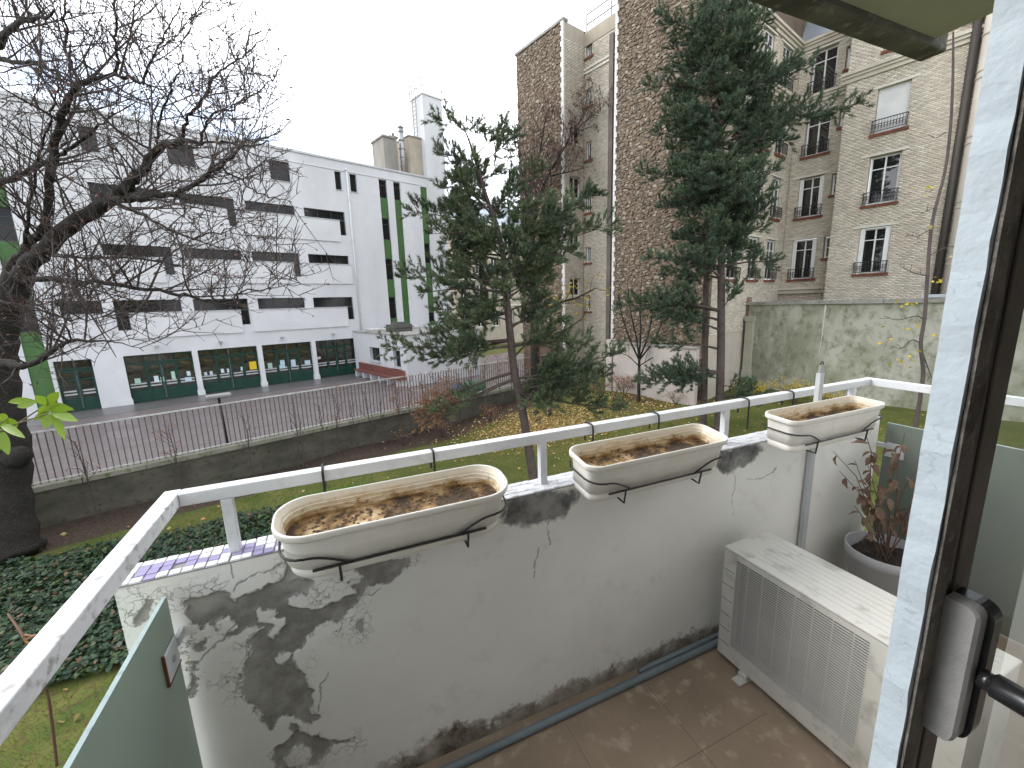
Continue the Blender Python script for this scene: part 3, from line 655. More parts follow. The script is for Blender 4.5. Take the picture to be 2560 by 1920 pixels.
# ---------------------------------------------------------------- MOSSY GARDEN WALL
mt, nt, b = new_mat('mossy_render'); b.inputs['Roughness'].default_value = .95; b.inputs['Specular IOR Level'].default_value = .2
n1 = noise(nt, .55, 7, .62, stretch=(1, 1, .7)); n2 = noise(nt, 3.2, 6, .65, stretch=(1.0, 1.0, .75)); n3 = noise(nt, 9, 4)
c_ = mixc(nt, ramp(nt, n1.outputs['Fac'], [(.42, 0), (.6, 1)]).outputs[0], (.43, .42, .355), (.25, .258, .185))
c_ = mixc(nt, ramp(nt, n2.outputs['Fac'], [(.48, 0), (.68, .85)]).outputs[0], c_, (.15, .158, .095))
c_ = mixc(nt, ramp(nt, n3.outputs['Fac'], [(.60, 0), (.72, .6)]).outputs[0], c_, (.45, .44, .37))
nt.links.new(c_, b.inputs['Base Color']); bump(nt, b, n3.outputs['Fac'], .4, .02); M_moss = mt
FM = Frame(E2*23, -E1, E2)
mw = thing('garden_wall', 'high mossy grey green rendered garden wall before the brick block', 'wall', FM.p(-4, .1, .8))
mb = MB(); mb.fbox(FM, -9.55, 12, 0, .35, .2, 5.5); mb.build('wall_face', M_moss, mw)
for k, x in enumerate(np.arange(-9.7, 12, 1.8)): mb = MB(); mb.fbox(FM, x+.005, min(x+1.795, 12), -.09-random.uniform(0, .02), .45, 5.502, 5.66+random.uniform(0, .02)); mb.build('coping_slab', mat('coping_grey', (.33, .33, .30), .9, (.22, .22, .19), 2, c3=(.16, .17, .12)), mw, bevel=.012)
mb = MB(); mb.fbox(FM, -3.2, 12, -.05, .28, 5.70, 5.82); mb.build('flashing', M_zinc, mw)
mb = MB(); Q = [on_plane(x, y, E2, 22.985) for x, y in ((2062, 762), (2058, 800), (2054, 840), (2047, 885))]; Q2 = [q-E1*w_ for q, w_ in zip(Q, (.07, .045, .03, .012))]
for k in range(3): mb.quad(Q[k], Q2[k], Q2[k+1], Q[k+1])
mb.build('lime_streak', mat('lime_pale', (.62, .61, .56), .9), mw)
br = thing('brick_pier', 'old narrow brick pier at the end of the mossy wall', 'pier', FM.p(-9.85, .1, .8)); mb = MB(); V, F = lay_bricks(FM, -10.1, -9.6, 1, 5.9, [], d=-.02, bw=.2, bh=.08, th=.4); o = mesh_obj('brick_course', V, F, mat('pier_brick', (.23, .12, .09), .9, (.30, .2, .15), 3, island=.4), br); o['kind'] = 'stuff'
mb.fbox(FM, -10.09, -9.61, -.005, .4, .6, 5.9); mb.build('core', M_rmort, br)
gp = thing('cement_downpipe', 'square pale cement downpipe with a hopper at the mossy wall end', 'pipe', FM.p(-9.25, -.15, .8)); mb = MB(); mb.fbox(FM, -9.55, -9.2, -.28, -.02, 2.2, 4.7); mb.build('shaft', mat('cement_pale', (.42, .41, .33), .9, (.33, .33, .25), 2), gp)
mb = MB(); mb.fbox(FM, -9.6, -9.15, -.33, -.02, 4.702, 4.95); mb.build('hopper', MATS['cement_pale'], gp); mb = MB(); mb.fbox(FM, -9.58, -9.17, -.31, -.02, .9, 2.198); mb.build('shoe', MATS['cement_pale'], gp)
lw = thing('low_back_wall', 'low pale rendered wall below the rubble stone gable', 'wall', E1*12+E2*18.4+np.array([0, 0, .9])); FLw = Frame(E2*18.3, -E1, E2)
mb = MB(); mb.fbox(FLw, -14.4, -9.7, 0, .25, .4, 3.65); mb.build('wall_face', mat('pale_wall', (.50, .46, .43), .9, (.40, .36, .33), .8, bscale=30, bstr=.2), lw)
mb = MB(); mb.fbox(FLw, -14.45, -9.7, -.05, .3, 3.652, 3.74); mb.build('coping', M_concrete, lw)
mb = MB(); mb.fbox(FLw, -14.85, -14.46, -.06, .33, .4, 3.85); mb.build('end_pier', MATS['pale_wall'], lw)
dp = thing('downpipe', 'fat pale beige downpipe with ring collars at the brick block corner', 'pipe', FA.p(-2.75, -.35, 4)); mb = MB(); mb.tube([FA.p(-2.72, -.38, 0.9), FA.p(-2.72, -.38, 17.6)], .24, 16); mb.build('pipe', mat('pipe_beige', (.50, .46, .40), .6, (.42, .38, .33), 1), dp, smooth=True)
for z in (7.0, 7.25, 9.2, 9.45, 11.6, 11.85, 13.9, 14.15, 15.4): mb = MB(); mb.tube([FA.p(-2.72, -.38, z), FA.p(-2.72, -.38, z+.05)], .265, 16); mb.build('collar', MATS['pipe_beige'], dp, smooth=False)
dk = thing('shadow_gap', 'dark tube standing for the shadow gap beside the fat beige downpipe', 'pipe', FA.p(-3.15, -.12, 4)); mb = MB(); mb.tube([FA.p(-3.17, -.16, .9), FA.p(-3.17, -.16, 17.4)], .15, 10); mb.build('pipe', mat('gap_dark', (.06, .05, .042), .5), dk, smooth=True)  # dark upright tube paints in the shadow gap beside the downpipe
# ---------------------------------------------------------------- far block between school and stone gable
FD = Frame(FN*40, FU, FN)
fb = thing('far_apartment_building', 'distant beige apartment block seen between the pine branches', 'building', FD.p(32, 2, CY))
Fw = [(s, s+1.1, z, z+1.9) for s in np.arange(28.6, 42, 2.35) for z in (3.2, 6.3, 9.4, 12.5)]
mb = MB(); wall_cells(mb, FD, 27.9, 42, 0, 15.2, Fw, .25); mb.quad(FD.p(27.9, 12, 0), FD.p(27.9, 0, 0), FD.p(27.9, 0, 15.2), FD.p(27.9, 12, 15.2)); mb.build('wall', M_beige, fb)
for h in Fw: window(fb, FD, [h], .18, M_whiteframe, fw=.08, mull=(.5,))
mb = MB(); mb.quad(FD.p(27.8, -.2, 15.2), FD.p(42, -.2, 15.2), FD.p(42, 1.5, 17.6), FD.p(27.8, 1.5, 17.6)); mb.quad(FD.p(27.8, 12, 15.2), FD.p(27.8, -.2, 15.2), FD.p(27.8, 1.5, 17.6), FD.p(27.8, 12, 17.6)); mb.build('roof', M_zinc, fb)
for z in (5.6, 8.7, 11.8, 15.0): mb = MB(); mb.fbox(FD, 27.85, 42, -.12, .01, z, z+.16); mb.build('string_course', M_lintel, fb)
mb = MB(); mb.fbox(FD, 29, 30.4, .6, 1.6, 15.9, 18.6); mb.build('chimney', M_stack, fb)
# ================================================================ BALCONY AND HOUSE
WD, WT, WX0, WX1, FZ = 1.332, 5.286, -.601, 2.909, 4.29           # wall inner face, wall top, ends, floor level
def lerp(a, c, t): return a+(c-a)*t
# ---- parapet wall
M_paint0 = mat('parapet_paint', (.66, .66, .64), .8, (.55, .55, .53), 2, bscale=50, bstr=.2, c3=(.5, .5, .48))
bp_ = thing('balcony_parapet', 'grey white balcony parapet with peeling paint and mosaic tile top', 'wall', (1.15, 1.385, 4.1))
mb = MB(); mb.box(WX0, WX1, WD+.006, 1.44, 4.05, WT-.003); mb.build('wall_core', M_paint0, bp_, bevel=.006)
def cA(P): return [(x*.4340, 1200+y*.4340) for x, y in P]
def cB(P): return [(600+x*.4219, 1000+y*.4219) for x, y in P]
def cC(P): return [(1300+x*.4521, 900+y*.4521) for x, y in P]
def cD(P): return [(900+x*.4521, 1500+y*.4521) for x, y in P]
def wallpx(P): 
    Q = [on_plane(x, y, np.array([0, 1.0, 0]), WD) for x, y in P]; return np.array([(q[0], q[2]) for q in Q])
bare = [cA([(1060,690),(1105,648),(1180,665),(1235,655),(1330,655),(1345,690),(1400,715),(1470,690),(1560,640),(1585,600),(1690,590),(1780,570),(1800,610),(1770,650),(1640,690),(1660,720),(1760,730),(1800,760),(1860,750),(1930,710),(1990,680),(2074,640),(2074,700),(2000,800),(1920,820),(1850,840),(1800,900),(1740,960),(1700,1010),(1690,1080),(1770,1120),(1800,1200),(1800,1330),(1850,1350),(1790,1400),(1700,1380),(1620,1380),(1560,1440),(1520,1360),(1440,1310),(1410,1220),(1405,1060),(1450,1000),(1420,930),(1500,860),(1440,830),(1380,870),(1300,900),(1250,860),(1230,830),(1160,870),(1120,820),(1090,770)]),
        cA([(1590,1660),(1580,1560),(1640,1500),(1690,1440),(1680,1390),(1760,1440),(1790,1480),(1850,1450),(1860,1480),(1900,1510),(2010,1500),(2030,1520),(1930,1540),(1850,1620),(1800,1660)]),
        cA([(830,690),(910,685),(890,720),(850,780),(800,830),(790,790)]), cA([(1130,930),(1200,910),(1190,960),(1150,990)]), cA([(1080,1040),(1130,1100),(1140,1190),(1105,1270),(1100,1180)]), cA([(1345,1100),(1385,1110),(1370,1140)]),
        cB([(660,1000),(760,960),(900,940),(1010,940),(1000,990),(940,1040),(870,1080),(760,1110),(700,1180),(640,1280),(560,1340),(470,1300),(540,1240),(640,1200),(700,1130),(650,1090),(720,1060)]),
        cB([(700,1320),(735,1300),(740,1370),(705,1405),(685,1360)]), cB([(280,960),(330,930),(390,1070),(330,1080),(200,1160),(60,1240),(0,1240),(0,1180),(120,1120),(240,1080)])]
isle = [cA([(1660,690),(1800,645),(2000,622),(2025,640),(1930,705),(1860,745),(1800,750),(1710,725)]), cA([(1480,745),(1600,735),(1600,760),(1540,790),(1640,800),(1640,840),(1560,905),(1540,890),(1570,840),(1490,800)]),
        cA([(1640,1600),(1700,1540),(1770,1560),(1790,1600),(1750,1650),(1660,1640)]), cA([(1240,840),(1290,800),(1370,830),(1370,860),(1290,890)]), cA([(1600,1000),(1660,1010),(1640,1060),(1600,1050)])]
ptch = [cB([(1565,600),(1700,560),(1850,530),(2010,545),(2000,600),(1930,660),(1850,710),(1720,745),(1545,740),(1560,690)]), cC([(1085,505),(1200,480),(1310,460),(1345,500),(1290,550),(1240,590),(1130,625),(1090,590),(1075,540)])]
dirt = [cD([(100,929),(180,880),(330,800),(400,760),(520,690),(640,680),(760,660),(830,600),(1000,540),(1150,450),(1250,430),(1400,370),(1560,300),(1700,240),(1850,170),(1980,130),(2300,20),(2300,200),(1500,480),(800,780),(450,960),(300,1000)])]
cracks = [cA([(1325,470),(1335,540),(1345,560)]), cA([(1365,640),(1375,590),(1440,560),(1520,540),(1580,490),(1640,470)]), cA([(1560,640),(1400,800),(1200,980),(1130,1060)]), cB([(1840,720),(1825,800),(1830,860)]), cB([(1770,880),(1740,960),(1735,1050)]), cC([(1185,620),(1195,700),(1175,760),(1178,860)]), cC([(100,1040),(70,1180)]), cB([(600,1310),(600,1360)]), cA([(1880,1110),(1840,1180),(1860,1250),(1840,1330)]), cB([(720,1160),(790,1160),(830,1120)]), cC([(1420,600),(1350,650),(1250,665)])]
gs = .0045
xs = np.arange(WX0, WX1+gs*.5, gs); zs = np.arange(4.2, WT+gs*.5, gs); xs[-1] = WX1; zs[-1] = WT
GX, GZ = np.meshgrid(xs, zs); gxr, gzr = GX.ravel(), GZ.ravel()
def vnoise(x, y, seed):
    r = np.random.default_rng(seed); T = r.random((257, 257)); xi = np.floor(x).astype(int); yi = np.floor(y).astype(int); fx = x-xi; fy = y-yi
    fx = fx*fx*(3-2*fx); fy = fy*fy*(3-2*fy); g = lambda i, j: T[(xi+i) % 257, (yi+j) % 257]
    return (g(0, 0)*(1-fx)+g(1, 0)*fx)*(1-fy)+(g(0, 1)*(1-fx)+g(1, 1)*fx)*fy
def fbm(x, y, sc, seed, o=5):
    v = 0; a = .5
    for i in range(o): v = v+a*(vnoise(x*sc, y*sc, seed+i)-.5); sc *= 2; a *= .55
    return v
wx = gxr+.018*fbm(gxr, gzr, 22, 50)*2; wz = gzr+.018*fbm(gxr, gzr, 22, 60)*2
def sdf(P, x, y):
    d = np.full(x.shape, 9.0); n = len(P); ins = inside(P, x, y)
    for i in range(n):
        a, c = P[i], P[(i+1) % n]; e = c-a; t = np.clip(((x-a[0])*e[0]+(y-a[1])*e[1])/(e@e+1e-12), 0, 1)
        d = np.minimum(d, np.hypot(x-a[0]-t*e[0], y-a[1]-t*e[1]))
    return np.where(ins, -d, d)
def union(L_): return np.minimum.reduce([sdf(wallpx(p), wx, wz) for p in L_])
sb_ = np.maximum(union(bare), -union(isle)); sp_ = union(ptch); sd_ = union(dirt)
cr_ = np.full(gxr.shape, 9.0)
for c in cracks:
    P = wallpx(c)
    for i in range(len(P)-1):
        a, e = P[i], P[i+1]-P[i]; t = np.clip(((wx-a[0])*e[0]+(wz-a[1])*e[1])/(e@e+1e-12), 0, 1); cr_ = np.minimum(cr_, np.hypot(wx-a[0]-t*e[0], wz-a[1]-t*e[1]))
rel = np.where(sb_ < 0, .004, 0)*np.clip(-sb_/.006, 0, 1)
V = np.stack([gxr, WD+rel+.002*fbm(gxr, gzr, 6, 5), gzr], 1); ny, nx = GX.shape; idx = np.arange(nx*ny).reshape(ny, nx)
F = np.stack([idx[:-1, :-1].ravel(), idx[:-1, 1:].ravel(), idx[1:, 1:].ravel(), idx[1:, :-1].ravel()], 1)
mt, nt, b = new_mat('peeling_paint'); b.inputs['Specular IOR Level'].default_value = .25; b.inputs['Roughness'].default_value = .85
at = lambda n_: N(nt, 'ShaderNodeAttribute', attribute_name=n_).outputs['Fac']
nf = noise(nt, 55, 6, .62); ng = noise(nt, 150, 3); nl = noise(nt, 1.6, 5); nm = noise(nt, 9, 6, .65)
nf2 = noise(nt, 17, 5, .7); nfc = math_n(nt, 'ADD', math_n(nt, 'MULTIPLY', math_n(nt, 'SUBTRACT', nf.outputs['Fac'], .5), .03), math_n(nt, 'MULTIPLY', math_n(nt, 'SUBTRACT', nf2.outputs['Fac'], .5), .055))
mb_ = ramp(nt, math_n(nt, 'ADD', math_n(nt, 'ADD', at('bare'), nfc), .5), [(.497, 1), (.5015, 0)]).outputs[0]
mp2 = ramp(nt, math_n(nt, 'ADD', math_n(nt, 'ADD', at('patch'), nfc), .5), [(.492, 1), (.512, 0)]).outputs[0]
md_ = ramp(nt, math_n(nt, 'ADD', math_n(nt, 'ADD', at('dirt'), math_n(nt, 'MULTIPLY', nfc, 2.5)), .5), [(.48, 1), (.515, 0)]).outputs[0]
mc_ = ramp(nt, at('crack'), [(.0, 1), (.0035, 0)]).outputs[0]
vr = N(nt, 'ShaderNodeTexVoronoi', feature='DISTANCE_TO_EDGE'); vr.inputs['Scale'].default_value = 34; tcv = N(nt, 'ShaderNodeTexCoord'); 
vadd = N(nt, 'ShaderNodeMix', data_type='RGBA', blend_type='ADD'); vadd.inputs[0].default_value = .13; nt.links.new(tcv.outputs['Object'], vadd.inputs[6]); nt.links.new(nm.outputs['Color'], vadd.inputs[7]); nt.links.new(vadd.outputs[2], vr.inputs['Vector'])
vk = ramp(nt, vr.outputs['Distance'], [(.0, 1), (.045, 0)]).outputs[0]
near = ramp(nt, math_n(nt, 'ADD', at('bare'), math_n(nt, 'MULTIPLY', math_n(nt, 'SUBTRACT', nl.outputs['Fac'], .5), .3)), [(.0, .9), (.075, 0)]).outputs[0]
vk = math_n(nt, 'MULTIPLY', math_n(nt, 'MULTIPLY', vk, near), ramp(nt, nm.outputs['Fac'], [(.47, 0), (.56, 1)]).outputs[0])
pc = mixc(nt, ramp(nt, nl.outputs['Fac'], [(.38, 0), (.66, 1)]).outputs[0], (.82, .82, .785), (.74, .735, .69))
pc = mixc(nt, ramp(nt, nm.outputs['Fac'], [(.58, 0), (.75, .5)]).outputs[0], pc, (.58, .57, .51))
bc = mixc(nt, ramp(nt, nm.outputs['Fac'], [(.4, 0), (.62, 1)]).outputs[0], (.225, .218, .2), (.42, .41, .38))
bc = mixc(nt, ramp(nt, ng.outputs['Fac'], [(.6, 0), (.72, .6)]).outputs[0], bc, (.38, .37, .34))
cc = mixc(nt, ramp(nt, nm.outputs['Fac'], [(.38, 0), (.62, 1)]).outputs[0], (.09, .09, .09), (.31, .31, .30))
dc = mixc(nt, ramp(nt, nm.outputs['Fac'], [(.35, 0), (.65, 1)]).outputs[0], (.13, .10, .075), (.50, .46, .40))
c_ = mixc(nt, math_n(nt, 'MAXIMUM', vk, math_n(nt, 'MULTIPLY', mc_, .85)), pc, (.22, .21, .19))
c_ = mixc(nt, mb_, c_, bc); c_ = mixc(nt, mp2, c_, cc); c_ = mixc(nt, md_, c_, dc); nt.links.new(c_, b.inputs['Base Color'])
hh = math_n(nt, 'SUBTRACT', 1.0, math_n(nt, 'MAXIMUM', mb_, math_n(nt, 'MAXIMUM', vk, mc_))); hh = math_n(nt, 'ADD', hh, math_n(nt, 'MULTIPLY', ng.outputs['Fac'], .12)); bump(nt, b, hh, .9, .004)
skin = mesh_obj('painted_face', V, F, mt, bp_, smooth=True); skin['label'] = 'peeling cracked paint over bare grey cement'
attr(skin, 'bare', sb_); attr(skin, 'patch', sp_); attr(skin, 'dirt', sd_); attr(skin, 'crack', cr_)
# ---- mosaic tiles on the parapet top
M_tw = mat('tile_white', (.72, .73, .74), .3, (.62, .63, .64), 30, spec=.5, island=.12); M_tp = mat('tile_lilac', (.33, .29, .47), .3, (.27, .24, .40), 30, spec=.5, island=.25)
M_tsil = mat('tile_painted', (.70, .71, .73), .45, (.5, .5, .52), 25, bscale=40, bstr=.5, c3=(.4, .4, .42))
mb = MB(); mb.box(WX0+.002, WX1-.002, WD-.001, 1.441, WT-.002, WT+.0005); mb.build('tile_bed', mat('grout', (.30, .29, .28), .9), bp_)
mb = MB(); mb.box(.125, WX1-.003, WD, 1.4405, WT+.0006, WT+.0042); mb.build('paint_skin', M_tsil, bp_)
tp = .0288; tl = MB(); tl.add([(0, 0, 0), (.0262, 0, 0), (.0262, .0255, 0), (0, .0255, 0), (.001, .001, .004), (.0252, .001, .004), (.0252, .0245, .004), (.001, .0245, .004)], [(0, 1, 5, 4), (1, 2, 6, 5), (2, 3, 7, 6), (3, 0, 4, 7), (4, 5, 6, 7)])
tmesh = {}
for nm_, m_ in (('w', M_tw), ('p', M_tp)):
    me = bpy.data.meshes.new('tile'); me.from_pydata(tl.v, [], tl.f); me.materials.append(m_); tmesh[nm_] = me
purp = {(1, 1), (1, 2), (2, 0), (2, 1), (2, 2), (3, 1), (3, 2), (4, 2), (5, 2), (5, 1), (6, 1), (7, 1), (8, 2), (9, 1), (9, 2), (10, 2), (10, 1), (11, 1), (11, 0), (12, 0), (13, 1), (14, 2), (15, 1), (16, 1), (16, 2), (17, 2), (18, 1)}
i = 0; x = WX0+.003; sil = MB()
while x < WX1-.03:
    for j in range(4):
        y = WD+.001+j*.0272
        if x < .12:
            if random.random() < .03: continue
            o = bpy.data.objects.new('tile', tmesh['p' if (i, j) in purp or (i > 20 and random.random() < .35) else 'w']); COL.objects.link(o); o.parent = bp_
            o.location = Vector((x+random.uniform(-.001, .001), y+random.uniform(-.0008, .0008), WT+.0006+random.uniform(0, .0015)))-bp_.location; o.rotation_euler = (random.uniform(-.02, .02), random.uniform(-.02, .02), random.uniform(-.03, .03))
        else:
            dz = random.uniform(0, .0025); sil.add([(a+x, c+y, d+WT+.0006+dz) for a, c, d in tl.v], tl.f)
    x += tp; i += 1
o = sil.build('painted_tiles', M_tsil, bp_); o['kind'] = 'stuff'
# ---- railing
M_railp = mat('rail_paint', (.70, .715, .73), .45, (.62, .635, .65), 5, bscale=60, bstr=.15, c3=(.60, .61, .62))
M_railo = mat('rail_paint_worn', (.70, .71, .72), .55, (.55, .56, .56), 8, bscale=45, bstr=.5, c3=(.36, .36, .35))
rl = thing('balcony_railing', 'white painted square tube railing above the parapet', 'railing', (1.2, 1.4, WT))
mb = MB(); mb.box(-.442, 2.862, 1.379, 1.42, 5.462, 5.50); mb.build('front_rail', M_railp, rl, bevel=.003)
mb = MB(); mb.box(-.484, -.4425, .3, 1.4205, 5.461, 5.501); mb.build('side_rail', M_railo, rl, bevel=.003)
mb = MB(); mb.box(2.8625, 2.904, .3, 1.4205, 5.461, 5.501); mb.build('side_rail', M_railp, rl, bevel=.003)
for x in (-.347, .697, 1.69, 2.70): mb = MB(); mb.box(x, x+.029, 1.379, 1.408, WT+.001, 5.4615); mb.build('post', M_railp, rl, bevel=.002)
# ---- floor and slabs
M_floor = mat('balcony_floor', (.33, .25, .175), .8, (.22, .165, .115), 2.4, bscale=70, bstr=.3, c3=(.38, .305, .225), pts=(.3, .7))
mb = MB(); mb.box(-.62, 2.95, .3, 1.331, 4.05, FZ); tag(mb.build('balcony_floor', M_floor), 'brown stained balcony floor behind the parapet', kind='structure')
fl_o = bpy.data.objects['balcony_floor']
for a in ((.30, .302, .3, 1.24), (.72, .7215, .3, 1.24), (1.14, 1.1418, .3, 1.24), (-.6, 1.5, .93, .9316)): mb = MB(); mb.box(*a, FZ+.0002, FZ+.0008); mb.build('floor_joint', mat('joint_dirt', (.13, .098, .072), .9), fl_o)
M_soff = mat('soffit_paint', (.36, .36, .27), .9, (.30, .30, .225), 1.5, bscale=30, bstr=.2); M_drip = mat('weathered_concrete', (.13, .125, .105), .95, (.06, .058, .05), 3, bscale=25, bstr=.6, bdist=.015, c3=(.2, .19, .17))
ub = thing('upper_balcony', 'balcony slab above with weathered dark front edge', 'balcony', (1.2, .9, 7.2))
mb = MB(); mb.box(1.05, 2.93, .3, 1.34, 7.235, 7.42); mb.build('slab', M_soff, ub)
mb = MB(); mb.box(1.0, 3.06, 1.341, 1.45, 7.20, 7.9); mb.build('front_beam', M_drip, ub, bevel=.012)
# ---- house wall round the window, and the room behind the camera
M_house = mat('house_render', (.84, .83, .81), .85, (.80, .79, .77), 1.5)
hw = thing('house_front', 'rendered house wall around the balcony window', 'wall', (0, .2, 4.1)); mb = MB()
for a in ((-.85, -.32, .05, .3, -.3, 9), (1.62, 3.2, .05, .3, -.3, 9), (-.32, 1.62, .05, .3, 6.85, 9), (-.32, 1.62, .05, .3, -.3, 4.30)): mb.box(*a)
mb.build('wall_face', M_house, hw)
M_in = mat('room_paint', (.85, .84, .82), .9, (.82, .81, .79))
mb = MB(); mb.box(-.85, 3.2, -1.3, .045, 6.9, 7.0); tag(mb.build('ceiling', M_in), 'ceiling of the room behind the window', kind='structure')
mb = MB(); mb.box(-.85, 3.2, -1.3, .045, 4.15, 4.25); tag(mb.build('floor', mat('parquet', (.55, .46, .36), .4)), 'floor of the room behind the window', kind='structure')
for nm_, a in (('wall_back', (-.85, 3.2, -1.4, -1.3, -.3, 9)), ('wall_left', (-.95, -.85, -1.4, .3, -.3, 9)), ('wall_right', (3.2, 3.3, -1.4, .3, -.3, 9))): mb = MB(); mb.box(*a); tag(mb.build(nm_, M_in), 'plain wall of the room behind the window', kind='structure')
# ---- window leaf at the right
M_blue = mat('blue_white_paint', (.56, .64, .70), .55, (.50, .58, .64), 7, bscale=26, bstr=.55, bdist=.006, stretch=(1, 1, .55)); M_brown = mat('brown_frame', (.16, .135, .11), .7, (.10, .085, .07), 9, bscale=70, bstr=.4); M_seal = mat('old_putty', (.19, .175, .155), .95, (.08, .07, .062), 14, bscale=60, bstr=1.0, bdist=.01, c3=(.2, .19, .175))
mt, nt, b = new_mat('window_glass'); b.inputs['Base Color'].default_value = (.9, .95, .93, 1); b.inputs['Roughness'].default_value = .0
tr = N(nt, 'ShaderNodeBsdfTransparent'); tr.inputs[0].default_value = (.93, .96, .95, 1); gl = N(nt, 'ShaderNodeBsdfGlossy'); gl.inputs['Roughness'].default_value = .01; fr_ = N(nt, 'ShaderNodeFresnel'); fr_.inputs[0].default_value = 1.45
ms = N(nt, 'ShaderNodeMixShader'); nt.links.new(fr_.outputs[0], ms.inputs[0]); nt.links.new(tr.outputs[0], ms.inputs[1]); nt.links.new(gl.outputs[0], ms.inputs[2]); nt.links.new(ms.outputs[0], [n for n in nt.nodes if n.type == 'OUTPUT_MATERIAL'][0].inputs[0]); M_glass = mt
nt = M_blue.node_tree; b = [n for n in nt.nodes if n.type == 'BSDF_PRINCIPLED'][0]; src = b.inputs['Base Color'].links[0].from_socket
ncr = noise(nt, 9, 3, .5, stretch=(1.5, 1.5, 3.2)); crl = ramp(nt, ncr.outputs['Fac'], [(.49, 0), (.5, .4), (.51, 0)]); nms = noise(nt, 13, 2); crl = math_n(nt, 'MULTIPLY', crl.outputs[0], ramp(nt, nms.outputs['Fac'], [(.48, 0), (.6, 1)]).outputs[0]); nt.links.new(mixc(nt, crl, src, (.22, .27, .30)), b.inputs['Base Color'])
wl = thing('window_leaf', 'window leaf with blue white painted edge and brown inner frame', 'window', (1.05, .22, 4.33))
mb = MB(); nseg = 90; rings = []
for k in range(nseg+1):
    z = lerp(4.33, 6.82, k/nseg); w_ = .0012*math.sin(k*2.3)+.0008*math.sin(k*5.1); e_ = .0016*fbm(np.array([k*.37]), np.array([1.0]), 1, 3)[0]*2
    rings.append([(.600+w_, .2065+e_, z), (.600+w_*.6, .233, z), (.606, .2345, z), (.606, .2065, z)])
mb.loft(rings, True, True); mb.build('painted_edge', M_blue, wl)
mb = MB(); rings = []
for k in range(nseg+1):
    z = lerp(4.33, 6.82, k/nseg); w_ = .0018*math.sin(k*1.7)+.0014*math.sin(k*4.3+1)
    rings.append([(.602+w_, .2015+w_*.3, z), (.6055, .206, z), (.632, .206, z), (.630+w_, .2015, z)])
mb.loft(rings, True, True); mb.build('putty_strip', M_seal, wl)
mb = MB(); mb.box(.6065, .690, .2065, .2335, 4.33, 6.82); mb.box(.650, .690, .2025, .2064, 4.33, 6.82); mb.build('stile', M_brown, wl, bevel=.003)
mb = MB(); mb.box(.633, .647, .2045, .2064, 4.33, 6.82); mb.build('seal', M_black, wl)
mb = MB(); mb.box(.6905, 1.6, .2, .233, 4.33, 4.50); mb.build('bottom_rail', M_brown, wl); mb = MB(); mb.box(.6905, 1.6, .2, .233, 6.70, 6.82); mb.build('top_rail', M_brown, wl); mb = MB(); mb.box(1.52, 1.605, .199, .2335, 4.501, 6.699); mb.build('stile', M_brown, wl)
mb = MB(); mb.quad((.688, .217, 4.49), (1.53, .217, 4.49), (1.53, .217, 6.71), (.688, .217, 6.71)); mb.build('pane', M_glass, wl)
# handle: elongated lock case with a lever rod
M_hgrey = mat('lock_grey', (.36, .36, .36), .6, (.30, .30, .295), 30, bscale=300, bstr=.3); M_hblk = mat('handle_black', (.022, .024, .026), .22, (.04, .04, .042), 40, spec=.6, metal=.4)
mb = MB(); hz0, hz1 = 5.462, 5.645
def prof(y0, y1, x, r=.022, n=6):
    P = [(x, y1, hz0), (x, y1, hz1)]
    for k in range(n+1): t = math.pi/2*k/n; P.append((x, y0+r-r*math.sin(t), hz1-r+r*math.cos(t)))
    for k in range(n+1): t = math.pi/2*k/n; P.append((x, y0+r*.6-r*.6*math.cos(t), hz0+r*1.4-r*1.4*math.sin(t)))
    return P
mb.loft([prof(.175, .2024, .632, .012), prof(.172, .2024, .636, .013), prof(.172, .2024, .652, .013)], True, True); ob = mb.build('lock_case', M_hgrey, wl)
mb = MB(); mb.loft([prof(.166, .2023, .6525, .018), prof(.166, .2023, .672, .018)], True, True); mb.build('case_shade_side', M_hblk, wl)  # black puts the shade of the room-facing side into the case colour
mb = MB(); mb.tube([(.652, .168, 5.556), (.652, .155, 5.556)], [.012, .010], 12); mb.build('lever_boss', M_hblk, wl, smooth=True)
mb = MB(); mb.tube([(.652, .160, 5.556), (.652, .157, 5.556), (.653, .10, 5.553), (.654, .05, 5.55), (.654, .046, 5.55)], [.010, .014, .0145, .0145, .010], 14); mb.build('lever', M_hblk, wl, smooth=True)
